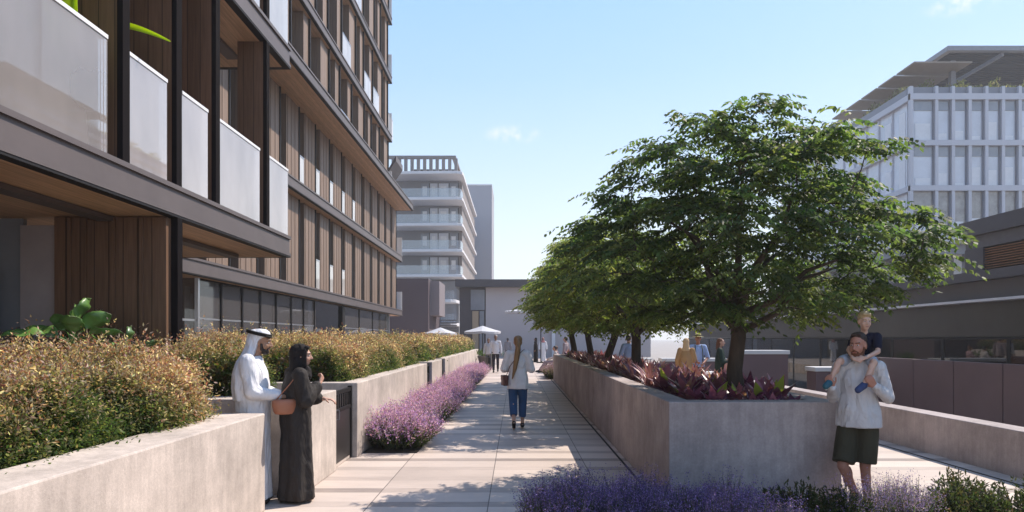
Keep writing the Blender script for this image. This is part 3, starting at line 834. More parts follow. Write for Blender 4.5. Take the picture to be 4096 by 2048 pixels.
# ---------------------------------------------------- hedges
def hedge(x0, x1, y0, y1, z0, z1, nspr, leafL, label, seed, per=16, near_green=0):
    g = np.random.default_rng(seed)
    W = x1-x0
    e = empty('hedge', ((x0+x1)/2, (y0+y1)/2, z0), 0, label, 'hedge', 'reddish nandina hedges in the left planters')
    # bumpy profile: cross-section is a rounded box leaning back from the wall
    y = g.uniform(y0, y1, nspr); t = g.uniform(0, 1, nspr)**.8
    ph = g.uniform(0, 6, 6)
    def bump(y, t): return .13*np.sin(y*2.1+ph[0])+.10*np.sin(y*4.7+ph[1]+t*3)+.07*np.sin(y*9+ph[2]+t*9)
    H = z1-z0
    # t 0..0.45 is the street face, the rest the top
    f = t < .5
    tt = np.where(f, t/.5, (t-.5)/.5)
    x = np.where(f, x1 - .03 - .22*tt**2 + bump(y, t)*.6*np.minimum(1, tt*3+.15), x1-.25 - tt*(W-.3))
    z = np.where(f, z0 + H*(.02+.93*np.sin(tt*PI/2)), z0 + H*.96 + bump(y, tt*4)*.8)
    depth = g.uniform(0, .16, nspr)
    nrm = np.stack([np.where(f, .9*(1-tt)+.15, .08), g.normal(size=nspr)*.35, np.where(f, .35+.6*tt, 1.0)], 1)
    nrm = unit(nrm + g.normal(size=(nspr,3))*.38)
    p = np.stack([x, y, z], 1) - nrm*depth[:, None]
    # ends
    L = g.uniform(.10, .20, nspr) + (g.uniform(0,1,nspr) < .10)*g.uniform(.05,.22,nspr)
    k = g.uniform(.05, 1, (nspr, per))
    base = p[:, None, :] + nrm[:, None, :]*(k*L[:, None])[:, :, None]
    ax = unit(np.cross(nrm, g.normal(size=(nspr,3)))); bx = np.cross(nrm, ax)
    an = g.uniform(0, 2*PI, (nspr, per))
    d = ax[:, None, :]*np.cos(an)[:, :, None] + bx[:, None, :]*np.sin(an)[:, :, None] + nrm[:, None, :]*g.uniform(.2, 1.4, (nspr, per))[:, :, None]
    base = base.reshape(-1, 3); d = d.reshape(-1, 3); n = len(base)
    base += unit(d)*g.uniform(0, .03, (n, 1))
    LL = leafL*g.uniform(.6, 1.4, n)
    V = leaves(base, d, LL, LL*.36)
    # pigment: bronze and cream at the tips of the upper shoots, green lower
    h = np.clip((base[:, 2]-z0)/H, 0, 1.2); kk = k.reshape(-1)
    red = np.clip(h*1.1+kk*.65-.92+.22*np.repeat(np.sin(y*1.7+ph[3])+np.sin(x*3+y*3.1+ph[4]), per) + g.normal(size=n)*.22 + np.repeat(g.normal(size=nspr)*.2, per), 0, 1)
    if near_green: red *= np.clip((base[:,1]-near_green)/1.6, .15, 1)
    gcol = pick([(.055,.095,.028), (.08,.115,.04), (.12,.14,.05), (.04,.075,.026)], n)
    rcol = pick([(.32,.14,.12), (.34,.20,.15), (.28,.10,.09), (.50,.35,.30), (.30,.24,.15), (.70,.56,.47), (.60,.44,.38)], n)
    C = gcol*(1-red[:, None]) + rcol*red[:, None]
    quads_mesh('foliage', V, C, LEAF, e, e.location)
    # woody stems inside
    m = MB()
    r = random.Random(seed)
    for i in range(int((y1-y0)*7)):
        yy = r.uniform(y0+.1, y1-.1); xx = r.uniform(x0+.2, x1-.2)
        m.tube([(xx, yy, z0), (xx+r.uniform(-.1,.1), yy+r.uniform(-.1,.1), z0+H*.5), (xx+r.uniform(-.2,.2), yy+r.uniform(-.2,.2), z0+H*.9)], [.012,.009,.004], 5)
    m.build('stem', BARK, e)
    # inner mass of larger, darker leaves
    nn = int(nspr*3.2)
    q = np.stack([g.uniform(x0+.1, x1-.22, nn), g.uniform(y0+.05, y1-.05, nn), z0+H*g.uniform(0, .86, nn)], 1)
    V = leaves(q, g.normal(size=(nn,3)), leafL*2.2, leafL*1.4)
    quads_mesh('inner_foliage', V, pick([(.05,.08,.025), (.07,.08,.03), (.10,.07,.04)], nn), LEAF, e, e.location)
hedge(-5.6, -2.83, .9, 6.35, .78, 1.35, 17000, .031, 'large reddish bronze hedge nearest the camera in the left planter', 3, 17, near_green=2.2)
hedge(-6.2, -3.05, 7.5, 8.2, .85, 1.45, 2200, .032, 'small block of reddish hedge behind the man in the white robe', 4)
hedge(-5.2, -2.52, 9.75, 16.5, .88, 1.46, 13000, .036, 'long golden bronze hedge behind the wall left of the lavender', 5)
hedge(-5.0, -2.52, 18.0, 20.0, .88, 1.50, 2000, .055, 'short golden hedge between the two far gates', 6, 14)
hedge(-5.0, -2.52, 21.3, 39.5, .88, 1.55, 9000, .07, 'farthest golden green hedge behind the long wall by the umbrellas', 8, 11)

# ---------------------------------------------------- lavender
def lavender(x0, x1, y0, y1, z0, h, ntuft, nst, per, fl, cols, label, seed, name='lavender', dome=.24, maxy=None, big=1.0, spread=.5, green=((.05,.075,.035),(.07,.09,.05),(.09,.08,.06))):
    g = np.random.default_rng(seed)
    ty = np.sort(g.uniform(y0, y1, ntuft)); tx = g.uniform(x0, x1, ntuft)
    e = empty('%s_bed' % name, ((x0+x1)/2, (y0+y1)/2, z0), 0, label, name); e['kind'] = 'stuff'
    n = ntuft*nst
    bx = np.repeat(tx, nst); by = np.repeat(ty, nst)
    an = g.uniform(0, 2*PI, n); sp = g.uniform(0, 1, n)**.6*spread
    hh = h*np.repeat(g.uniform(.68, 1.18, ntuft), nst)*g.uniform(.75, 1.08, n)*(1-.25*(sp/spread)**2)
    base = np.stack([bx+np.cos(an)*sp*.15, by+np.sin(an)*sp*.15, np.full(n, z0)], 1)
    tip = np.stack([bx+np.cos(an)*sp*.75, by+np.sin(an)*sp*.75, z0+hh], 1)
    ax = unit(tip-base); Ls = np.linalg.norm(tip-base, axis=1)
    # stems as slim quads
    V = leaves(base, ax, Ls, .008*big, wide=.5)
    # grey green leaves along the lower stem
    k = g.uniform(.05, .72, (n, 7)); b2 = (base[:, None, :]+ax[:, None, :]*(k*Ls[:, None])[:, :, None]).reshape(-1, 3)
    d2 = unit(np.repeat(ax, 7, 0) + g.normal(size=(n*7, 3))*.7)
    V2 = leaves(b2, d2, .05*big*g.uniform(.6,1.3,n*7), .008*big)
    Cg = pick(green, n*8)
    quads_mesh('leaves', np.concatenate([V, V2]), Cg, LEAF, e, e.location)['kind'] = 'stuff'
    k = g.uniform(.48, 1.05, (n, per)); b3 = (base[:, None, :]+ax[:, None, :]*(k*Ls[:, None])[:, :, None]).reshape(-1, 3)
    b3 += g.normal(size=b3.shape)*.009*big
    m = len(b3)
    V3 = leaves(b3, g.normal(size=(m, 3))+np.array([0,0,.5]), fl*g.uniform(.6, 1.4, m), fl*.8, wide=.5)
    C = pick(cols, m, .2)
    quads_mesh('flowers', V3, C, PETAL, e, e.location)['kind'] = 'stuff'
    return e
lavender(-2.05, -1.46, 9.9, 30.6, .01, .55, 215, 58, 15, .024, ((.47,.26,.56),(.55,.34,.60),(.39,.20,.50),(.64,.46,.66),(.52,.27,.47)),
         'long strip of pale pink lavender in flower along the left wall', 21, spread=.64, big=1.5)
lavender(.15, 2.15, 4.9, 5.95, .02, .46, 75, 70, 22, .0115, ((.13,.09,.27),(.19,.13,.35),(.09,.07,.20),(.29,.21,.46)),
         'dark violet lavender in the foreground in front of the tree planter', 22, spread=.36)
lavender(2.75, 3.35, 5.3, 5.95, .02, .44, 16, 55, 18, .011, ((.26,.18,.40),(.34,.25,.46)),
         'small patch of light violet lavender at the feet of the man carrying a boy', 23, spread=.35)
lavender(1.35, 1.95, 27.3, 30.2, .0, .55, 60, 34, 12, .03, ((.34,.22,.32),(.28,.18,.27)),
         'dim mauve lavender beyond the far end of the tree planter', 24, spread=.5, big=2)

def shrub(x, y, z0, rx, h, n, lab, seed):
    g = np.random.default_rng(seed)
    e = empty('shrub', (x, y, z0), 0, lab, 'shrub', 'dark green shrubs in the foreground bed')
    a = g.uniform(0, 2*PI, n); r = np.sqrt(g.uniform(0, 1, n)); 
    nst = n
    base = np.stack([np.cos(a)*r*rx*.25, np.sin(a)*r*rx*.25, np.zeros(n)], 1)
    hh = h*g.uniform(.65, 1.12, n)*(1-.45*r**2)
    tip = np.stack([np.cos(a)*r*rx, np.sin(a)*r*rx, hh], 1)
    ax = unit(tip-base); L = np.linalg.norm(tip-base, axis=1)
    V = leaves(base, ax, L, .007)
    k = g.uniform(.35, 1, (n, 26)); b2 = (base[:, None, :]+ax[:, None, :]*(k*L[:, None])[:, :, None]).reshape(-1, 3)
    d2 = unit(np.repeat(ax, 26, 0)*.7 + g.normal(size=(n*26, 3))*.6)
    V2 = leaves(b2, d2, .045*g.uniform(.6, 1.3, n*26), .015)
    C = pick(((.028,.042,.022),(.036,.052,.025),(.05,.06,.028),(.065,.052,.034)), n*27)
    quads_mesh('foliage', np.concatenate([V, V2]), C, LEAF, e)
k = 0
for (x, y, rx, h) in ((3.62,5.45,.36,.50),(4.1,5.4,.36,.50),(4.6,5.5,.38,.52),(5.1,5.6,.36,.50),(2.3,5.55,.33,.47),(4.35,5.0,.34,.42),(5.5,5.75,.3,.46),(2.65,5.5,.30,.42),(3.85,5.85,.3,.46)):
    labs = ['round dark green shrub just right of the father in the foreground bed', 'dark green shrub with upright tips, second right of the father', 'tall bushy dark green shrub in the middle of the right foreground bed', 'dark shrub near the bottom right corner of the view', 'low dark green shrub in front of the planter corner', 'low dark shrub at the very front of the right foreground bed', 'rightmost dark shrub in the foreground bed beside the parapet', 'small dark shrub beside the violet lavender', 'dark shrub at the back of the bed against the paving']
    shrub(x, y, .02, rx, h, 150, labs[k], 60+k); k += 1

# ---------------------------------------------------- purple rosettes
def rosette(seed, nb, L, W, cols, curl=.5):
    g = random.Random(seed); m = []; C = []
    for i in range(nb):
        a = i*2.4+g.uniform(-.3,.3); el = R(78-62*(i/nb)+g.uniform(-8,8)); l = L*g.uniform(.75,1.1)*(.65+.35*math.sin(PI*min(1,(i+3)/nb)))
        d = Vector((math.cos(a), math.sin(a), 0)); p = Vector((0,0,.02)); s = Vector((-math.sin(a), math.cos(a), 0))
        w0 = .35; segs = 5; prev = None
        c = Vector(cols[g.randrange(len(cols))])*g.uniform(.75,1.25)
        for k in range(segs+1):
            t = k/segs
            wd = W*(.35+1.1*math.sin(PI*min(.5+.0, .15+t*.55)) if t < .55 else 1.25*(1-t)/.45*.95)
            wd = max(wd, .002)
            q0 = p - s*wd/2; q1 = p + s*wd/2
            if prev: m.append([prev[0], prev[1], q1, q0]); C.append(c)
            prev = (q0, q1)
            e2 = el - curl*t*1.3
            p = p + (d*math.cos(e2)+Vector((0,0,math.sin(e2))))*l/segs
    V = np.array([[list(v) for v in q] for q in m]); return V, np.array([list(c) for c in C])
PUR = [(.20,.05,.13),(.26,.08,.16),(.14,.045,.10),(.32,.12,.19)]
MAU = [(.30,.14,.18),(.24,.10,.15),(.36,.20,.20),(.19,.08,.13)]
GRN = [(.30,.36,.06),(.12,.16,.05)]
protos = []
for i, (nb, L, W, c) in enumerate(((17,.34,.085,PUR),(15,.30,.075,PUR),(19,.36,.065,MAU+PUR),(22,.36,.04,MAU),(24,.34,.035,MAU))):
    V, C = rosette(100+i, nb, L, W, c)
    if i < 3:
        C[5:10] = np.array(GRN[i % 2]) if i != 1 else C[5:10]
    o = quads_mesh('purple_plant', V, C, LEAFG)
    o.data.name = 'purple_rosette'
    protos.append(o)
used = [False]*5
cnt = 0
yy = 6.98
while yy < 26.4:
    s = .32 if yy < 10 else (.42 if yy < 15 else .6)
    nx = 5 if yy < 10 else 4
    for ix in range(nx):
        far = yy > 9.5
        i = rnd.choice((0, 1, 0, 2)) if not far else rnd.choice((2, 3, 4, 3))
        x = 1.85 + (ix+.5)*(1.16/nx) + rnd.uniform(-.08, .08)
        if abs(x-2.62) < .2 and abs(yy-8.0) < .2: continue
        if used[i]: o = protos[i].copy(); col.objects.link(o)
        else: o = protos[i]; used[i] = True
        o.name = 'purple_plant'
        o.location = (x, yy + rnd.uniform(-.12, .12), .91)
        sc_ = rnd.uniform(.8, 1.2)
        o.scale = (sc_, sc_, sc_*rnd.uniform(.85, 1.25)); o.rotation_euler = (rnd.uniform(-.15,.15), rnd.uniform(-.15,.15), rnd.uniform(0, 6.28))
        if yy < 10: tag(o, 'broad leaved dark purple rosette plant at the near end of the tree planter', 'plant', 'broad purple rosettes at the near end of the planter')
        else: tag(o, 'narrow leaved mauve rosette plant along the far length of the tree planter', 'plant', 'narrow mauve rosettes along the planter')
        cnt += 1
    yy += s
for i in range(5):
    if not used[i]: bpy.data.objects.remove(protos[i])

# ---------------------------------------------------- trees
def V_(a,b,c): return Vector((a,b,c))
def tree(name, x, y, z0, label, seed, H=3.6, prof=None, nclump=250, nleaf=20, leaflet=.075, trunk_r=.105, lean=(0,0), cx=.28, dens=1.0, multi=False, cols=None, spr=1.0, md=.25):
    g = random.Random(seed); gn = np.random.default_rng(seed)
    e = empty('tree', (x, y, z0), 0, label, 'tree', 'trees in the long planter')
    # prof: list of (height fraction, radius)
    prof = [(a_, b_*spr) for a_, b_ in (prof or [(.30,1.2),(.38,1.7),(.47,2.0),(.57,1.95),(.68,1.7),(.79,1.45),(.90,1.15),(.96,.75),(1.0,.3)])]
    def rad(h):
        for (a, ra), (b, rb) in zip(prof, prof[1:]):
            if a <= h <= b: return ra+(rb-ra)*(h-a)/(b-a)
        return 0
    cl = []
    tries = 0
    while len(cl) < nclump and tries < 60000:
        tries += 1
        h = g.uniform(prof[0][0], 1); r = rad(h)
        if g.random() > (r/2.0/spr)**1.5+.06: continue
        q = g.uniform(.0, 1)**.42
        a = g.uniform(0, 2*PI)
        lobes = 1+.13*math.sin(3*a+seed)+.10*math.sin(5*a+h*9)
        p = Vector((cx+math.cos(a)*r*q*lobes, math.sin(a)*r*q*lobes, h*H))
        if all((p-c).length > md for c in cl): cl.append(p)
    m = MB()
    bx, by = lean
    trunkp = [Vector((0,0,0)), Vector((bx*.3-.03, by*.3, .35)), Vector((bx*.7+.02, by*.7, .75)), Vector((bx, by, 1.0))]
    m.tube(trunkp, [trunk_r*1.35, trunk_r*1.05, trunk_r, trunk_r*.95], 12)
    tops = [(trunkp[-1], trunk_r*.8)]
    nodes = []
    nl = 9
    nodes = [(trunkp[-1], trunk_r*.8)]
    # main limbs to sector targets, then each clump hooks to the nearest node below it
    limbs = []
    for i in range(nl):
        a = 2*PI*i/nl + g.uniform(-.25,.25); hz = g.uniform(.50,.95)*H if i % 2 else g.uniform(.42,.6)*H
        rr = rad(hz/H)*.62
        end = Vector((cx+math.cos(a)*rr, math.sin(a)*rr, hz))
        st = trunkp[-1] if i % 3 else trunkp[-2]+Vector((0,0,.05))
        mid1 = st.lerp(end, .33)+Vector((g.uniform(-.12,.12), g.uniform(-.12,.12), .12 if i % 2 else -.02))
        mid2 = st.lerp(end, .68)+Vector((g.uniform(-.15,.15), g.uniform(-.15,.15), .10))
        pts = [st, mid1, mid2, end]; rs = [trunk_r*.55, trunk_r*.42, trunk_r*.28, trunk_r*.14]
        m.tube(pts, rs, 8)
        for t in range(1, 10):
            u = t/9*3; k = min(2, int(u)); nodes.append((pts[k].lerp(pts[k+1], u-k), rs[min(3,k+1)]))
    m.tube([trunkp[-1], Vector((cx*.4, .05, H*.55)), Vector((cx*.9, 0, H*.9))], [trunk_r*.8, trunk_r*.4, .012], 8)
    for t in range(1, 9): nodes.append((trunkp[-1].lerp(Vector((cx*.9,0,H*.9)), t/9), trunk_r*.3))
    tw_ = MB()
    order = sorted(cl, key=lambda c: (c-trunkp[-1]).length)
    for c in order:
        best = min(nodes, key=lambda q: (q[0]-c).length + max(0, q[0].z-c.z)*1.5)
        p = best[0]; r0 = min(.02, best[1]*.7)
        mid = p.lerp(c, .5)+Vector((g.uniform(-.05,.05), g.uniform(-.05,.05), .05))
        tw_.tube([p, mid, c], [r0, r0*.7, .005], 5)
        nodes.append((c, .012)); nodes.append((mid, .014))
    m.build('trunk', BARK, e, smooth=True, local=True)
    tw_.build('branch', BARK, e, smooth=True, local=True)['kind'] = 'stuff'
    # compound leaves: a drooping rachis with paired hanging leaflets
    P = np.array([list(c) for c in cl]); nc = len(P)
    n = nc*nleaf
    b = np.repeat(P, nleaf, 0) + gn.normal(size=(n,3))*np.array([.09,.09,.045])
    outw = unit(P-np.array([cx, 0, H*.45]))
    a = gn.uniform(0, 2*PI, n)
    d = np.stack([np.cos(a), np.sin(a), gn.uniform(-.15,.35,n)], 1) + np.repeat(outw, nleaf, 0)*np.array([.9,.9,.2])
    d = unit(d); RL = gn.uniform(.22, .40, n)
    np_ = 7; V = []; C = []
    cols = cols or [(.028,.060,.020),(.036,.075,.022),(.048,.090,.026),(.030,.055,.024),(.065,.105,.028)]
    lc = pick(cols, n, .2)
    side = unit(np.cross(d, np.array([0,0,1.0])))
    for k in range(np_):
        t = (k+1)/np_
        pos = b + d*(RL*t)[:, None] + np.array([0,0,-1.])*(RL*t*t*.55)[:, None] + np.array([0,0,1.])*(RL*t*.15)[:, None]
        for s in (1, -1):
            dd = side*s*.75 + d*.45 + np.array([0,0,-1.])*gn.uniform(.25,1.1,(n,1)) + gn.normal(size=(n,3))*.12
            l = leaflet*gn.uniform(.75,1.25,n)*(1-.35*abs(t-.55))
            V.append(leaves(pos, dd, l, l*.46, up=unit(np.array([0,0,1.])+side*s*.3+gn.normal(size=(n,3))*.3), wide=.42)); C.append(lc)
        V_ = None
    V = np.concatenate(V); C = np.concatenate(C)
    quads_mesh('crown', V, C, LEAF, e)
    # rachises
    R_ = leaves(b, d, RL, .006)
    return e
tree('tree', 2.62, 8.0, .92, 'large dark green tree nearest the camera, rising from the near end of the planter', 5, H=3.42, nclump=185, nleaf=21, cx=.10, spr=.90, md=.31, leaflet=.083, trunk_r=.085, cols=[(.056,.088,.038),(.072,.110,.044),(.092,.134,.048),(.056,.080,.040),(.130,.168,.058)])
t2 = tree('tree', 2.42, 13.2, .92, 'second tree in the planter with a leaning forked trunk', 9, H=3.25, nclump=165, nleaf=16, leaflet=.085, lean=(-.12,0), cx=-.15, spr=.88, trunk_r=.09,
     cols=[(.13,.17,.05),(.17,.21,.06),(.21,.235,.07),(.13,.16,.055)])  # leaf colours lightened to paint in sunlight and haze
t3 = tree('tree', 2.28, 16.8, .92, 'third tree in the planter, leaves coloured sunlit green, behind the second', 14, H=3.5, nclump=170, nleaf=15, leaflet=.09, lean=(.22,0), cx=-.1, spr=.95, trunk_r=.09,
     cols=[(.20,.24,.08),(.25,.28,.09),(.28,.29,.11),(.18,.21,.075)])  # leaf colours paler still, backlight and haze put into the green
for (x, y, rz, s, lab) in ((2.3, 20.6, 2.0, 1.02, 'fourth tree in the planter, partly hidden behind the nearer crowns'), (2.15, 24.6, 4.0, 1.12, 'farthest tree in the planter, its crown touching the far lilac wall in view')):
    c = copy_tree(t3); c.location = (x, y, .92); c.rotation_euler.z = rz; c.scale = (s, s, s); c['label'] = lab

# ---------------------------------------------------- big leaved plants
def bigleaf(x, y, z0, specs, label, colr, name='broad_leaf_plant'):
    e = empty(name, (x, y, z0), 0, label, 'plant')
    mt = mat('broad_leaf_'+str(len(bpy.data.materials)), colr, .35, 0, .25, 5, .1, 12, spec=.5)
    for (az, el, stem, L, W, roll) in specs:
        d = Vector((math.cos(R(az))*math.cos(R(el)), math.sin(R(az))*math.cos(R(el)), math.sin(R(el))))
        s = MB(); b0 = Vector((0,0,0)); b1 = d*stem
        s.tube([b0, b1*.5+Vector((0,0,.03)), b1], [.012,.01,.007], 6)
        s.build('stem', mt, e, local=True)
        side = d.cross(Vector((0,0,1))).normalized(); side = (side*math.cos(R(roll)) + side.cross(d)*math.sin(R(roll))).normalized(); nn = side.cross(d)
        rows = []
        for k in range(11):
            t = k/10; wd = W*math.sin(PI*t**.8)**.75*(1 if t < .97 else .3) + .002
            c = b1 + d*L*t - Vector((0,0,1))*L*.35*t*t + nn*.02*math.sin(t*9)
            rows.append([c + side*wd*u + nn*abs(u)*wd*.35 + nn*.008*math.sin(t*22+u*3) for u in (-.5,-.25,0,.25,.5)])
        m = MB(); m.loft(rows, cap=False, closed=False)
        o = m.build('leaf', mt, e, smooth=True, local=True)
        sm = o.modifiers.new('thick', 'SOLIDIFY'); sm.thickness = .003
    return e
bigleaf(-4.73, 7.2, 1.60, ((60,72,.25,.42,.20,60),(110,62,.2,.46,.22,80),(20,50,.2,.38,.22,60),(-60,60,.12,.34,.24,20),(190,30,.15,.40,.16,40),(0,22,.2,.42,.16,30),(-20,8,.25,.4,.15,20),(230,18,.25,.42,.16,30),(150,48,.18,.4,.16,70)),
        'broad leaved green plant rising above the hedge before the timber wall', (.10,.20,.045))
bigleaf(-4.12, 7.2, 1.45, ((80,84,.12,.34,.15,80),(20,40,.1,.3,.14,30),(200,35,.1,.3,.14,30)), 'single upright green leaf plant above the hedge, right of the larger one', (.08,.15,.04))
bigleaf(-5.2, 11.0, 1.3, ((90,85,.12,.5,.36,70),(30,60,.1,.4,.3,50),(150,55,.1,.4,.3,50)), 'dark rounded leaf plant in front of the shop glass corner', (.05,.085,.03))
bigleaf(-6.0, 18.5, 1.3, ((90,70,.1,.5,.08,60),(40,55,.1,.5,.08,40),(140,55,.1,.5,.08,40),(0,40,.1,.45,.08,30),(180,40,.1,.45,.08,30),(60,80,.1,.5,.07,60)), 'spiky dark plant by the shop window behind the hedge', (.06,.07,.05))
# tall lime green plant on the near balcony
e = empty('lime_plant', (-4.30, 6.5, 3.5), 0, 'tall lime green strap leaved plant standing behind the first balcony glass', 'plant')
lime, ln, lo_ = newmat('lime_leaf')
_b = pr(ln, (.55,.72,.03), .4, 0, .3); _t = ln.nodes.new('ShaderNodeBsdfTranslucent'); _t.inputs[0].default_value = (.70,.85,.04,1)
_x = ln.nodes.new('ShaderNodeMixShader'); _x.inputs[0].default_value = .5
ln.links.new(_b.outputs[0], _x.inputs[1]); ln.links.new(_t.outputs[0], _x.inputs[2]); ln.links.new(_x.outputs[0], lo_.inputs['Surface'])
MB().loft([[(.14*math.cos(a)*s, .14*math.sin(a)*s, z) for a in [2*PI*k/16 for k in range(16)]] for z, s in ((0,.8),(.02,.85),(.28,1.0),(.30,1.05))]).build('pot', M['white'], e, smooth=True, local=True)
for (pts, wd) in (([(0,0,.25),(.0,0,1.0),(-.02,0,1.9),(.0,.0,2.6),(.03,0,3.0)], .13), ([(.02,0,.25),(-.04,0,.9),(-.22,-.02,1.45),(-.55,-.08,2.1),(-.65,-.1,2.7)], .12),
                  ([(0,0,.25),(.05,.02,1.0),(.04,.0,1.6),(.05,0,2.3)], .08), ([(0,0,.25),(-.2,-.1,1.2),(-.8,-.3,1.9),(-1.3,-.5,1.9)], .07)):
    rows = []
    for k, p in enumerate(pts):
        t = k/(len(pts)-1); w2 = wd*(.35+.65*math.sin(PI*min(1, t+.12))) ; p = Vector(p)
        rows.append([p+Vector((-w2/2, .0, 0)), p+Vector((0, .02, 0)), p+Vector((w2/2, 0, 0))])
    o = MB().loft(rows, False, False).build('leaf', lime, e, smooth=True, local=True)
    o.modifiers.new('s', 'SUBSURF').levels = 2; o.modifiers['s'].render_levels = 2
    sm = o.modifiers.new('thick', 'SOLIDIFY'); sm.thickness = .004
e = empty('lime_plant', (-4.62, 7.35, 3.5), 0, 'lime green plant whose long drooping leaf reaches across the second balcony opening', 'plant')
MB().loft([[(.10*math.cos(a)*s, .10*math.sin(a)*s, z) for a in [2*PI*k/16 for k in range(16)]] for z, s in ((0,.8),(.02,.85),(.2,1.0),(.22,1.05))]).build('pot', M['white'], e, smooth=True, local=True)
for (pts, wd) in (([(0,0,.2),(-.30,-.05,.7),(-.32,0,1.35),(-.05,.05,1.60),(.2,.08,1.63),(.5,.1,1.57),(.80,.12,1.44)], .10), ([(0,0,.2),(-.2,-.1,.5),(-.5,-.2,.7)], .06)):
    rows = []
    for k, p in enumerate(pts):
        t = k/(len(pts)-1); w2 = wd*(.5+.5*math.sin(PI*min(1, t+.12))) if t < .99 else .012; p = Vector(p)
        dr = Vector(pts[min(k+1,len(pts)-1)])-Vector(pts[max(k-1,0)]); sd_ = Vector((-dr.z,0,dr.x)).normalized()
        rows.append([p+sd_*w2/2, p+Vector((0,.02,0)), p-sd_*w2/2])
    o = MB().loft(rows, False, False).build('leaf', lime, e, smooth=True, local=True)
    o.modifiers.new('s', 'SUBSURF').levels = 2; o.modifiers['s'].render_levels = 2
    sm = o.modifiers.new('thick', 'SOLIDIFY'); sm.thickness = .004
# roof garden of the office block
g = np.random.default_rng(77); n = 5000
px = g.uniform(30.5, 45.5, n); ph = .35+.25*np.sin(px*2.3)+.2*np.sin(px*5.1)
b = np.stack([px, g.uniform(50.55, 51.6, n), 19.95+g.uniform(0, 1, n)*np.maximum(ph+.35, .2)], 1)
o = quads_mesh('roof_planting', leaves(b, g.normal(size=(n,3))+[0,0,.8], .26*g.uniform(.6,1.4,n), .08), pick(((.10,.12,.05),(.16,.17,.09),(.20,.19,.13)), n), LEAF)
tag(o, 'grey green planting along the roof edge of the office block', 'plants', kind='stuff')
n = 4000
py = g.uniform(51, 72, n)
b = np.stack([g.uniform(29.6, 30.6, n), py, 20.2+g.uniform(0, 1, n)*(.6+.3*np.sin(py*1.7))], 1)
o = quads_mesh('roof_planting', leaves(b, g.normal(size=(n,3))+[0,0,.8], .26*g.uniform(.6,1.4,n), .08), pick(((.16,.16,.10),(.22,.21,.15)), n), LEAF)
tag(o, 'pale planting under the tan roof panels of the office block', 'plants', kind='stuff')
# ============================================================ umbrellas, tables
UMB = mat('umbrella_cloth', (.50,.50,.52), .8, 0, .05, 3)
def umbrella(x, y, z, r, label, tilt=0, hc=.45, base=0, sides=8):
    e = empty('parasol', (x, y, base), 0, label, 'parasol', None)
    rings = []
    for t in (0.02, .35, .7, 1.0):
        ring = []
        for k in range(sides*4):
            a = 2*PI*k/(sides*4); sc_ = 1-.05*abs(math.sin(a*sides/2))*t
            ring.append((r*t*math.cos(a)*sc_, r*t*math.sin(a)*sc_, z-base+hc*(1-t)**1.15-.04*abs(math.sin(a*sides/2))*t))
        rings.append(ring)
    lo = [(p[0], p[1], p[2]-.12) for p in rings[-1]]
    o = MB().loft(rings+[lo], cap=False).build('canopy', UMB, e, smooth=False, local=True)
    s = o.modifiers.new('t', 'SOLIDIFY'); s.thickness = .012
    o.rotation_euler = (0, tilt, 0)
    MB().tube([(0,0,0),(0,0,z-base+hc-.02)], .03, 10).build('pole', M['dark'], e, local=True)
    MB().box(-.3,.3,-.3,.3,0,.07).build('foot', M['dark'], e, local=True, bevel=.02)
    for k in range(8):
        a = 2*PI*k/8
        MB().tube([(0,0,z-base-.15),(r*.6*math.cos(a), r*.6*math.sin(a), z-base+hc*.3)], .01, 5).build('rib', M['dark'], e, local=True)
    return e
umbrella(-4.9, 44, 2.02, 1.05, 'domed white parasol farthest left beside the plum block', hc=.35, sides=6)
umbrella(-2.05, 42, 2.10, 1.12, 'pointed white parasol over the walking man in shirt and dark trousers', hc=.34, sides=4)
e = umbrella(.22, 46, 3.52, .95, 'high flat white disc on a side mast partly behind the tree against the lilac wall', hc=.12, sides=16)  # flat pale disc built as a canopy on an added side mast
for c in list(bpy.data.objects):
    if c.parent == e and c.name.split('.')[0] in ('pole', 'foot'): bpy.data.objects.remove(c)
MB().tube([(1.5,0,0),(1.5,0,3.9),(.8,0,3.85),(0,0,3.66)], .035, 10).build('pole', M['dark'], e, local=True)
MB().box(1.2,1.8,-.3,.3,0,.07).build('foot', M['dark'], e, local=True, bevel=.02)

M['ctop'] = mat('counter_white', (.62,.61,.6), .5, 0, .05, 3)
def table(x, y, w_, d, h, z0, label, group=None):
    e = empty('table', (x, y, z0), 0, label, 'table', group)
    MB().box(-w_/2, w_/2, -d/2, d/2, h-.05, h).build('tabletop', M['ctop'], e, local=True, bevel=.008)
    for sx in (-1, 1):
        for sy in (-1, 1):
            MB().box(sx*(w_/2-.08)-.03, sx*(w_/2-.08)+.03, sy*(d/2-.08)-.03, sy*(d/2-.08)+.03, 0, h-.05).build('leg', M['ctop'], e, local=True)
    return e
def opening_block(x, y, w_, d, h, z0, label):  # plum block whose white top stands in for a bright window band
    e = empty('opening_block', (x, y, z0), 0, label, 'opening_block')
    MB().box(-w_/2, w_/2, -d/2, d/2, 0, h-.12).build('body', PSC, e, local=True, bevel=.01)
    MB().box(-w_/2-.04, w_/2+.04, -d/2-.04, d/2+.04, h-.118, h).build('bright_strip', M['ctop'], e, local=True, bevel=.01)
    return e
opening_block(7.4, 20.5, 1.5, .6, 1.9, -.6, 'white topped block standing in for a bright shop opening, right of the red haired woman')
opening_block(8.9, 19.2, 1.0, .6, 1.45, -.6, 'shorter white topped block for a bright opening, right of the first block')
opening_block(6.8, 26.0, 2.4, .6, 1.5, -.6, 'long pale topped block for a bright opening, left of the tan dressed woman')
table(7.35, 23.5, 1.4, .8, 1.1, -.6, 'white high table on the terrace behind the first white topped block')
table(5.3, 30, 1.4, .8, .78, 0, 'white table behind the person in the blue top')
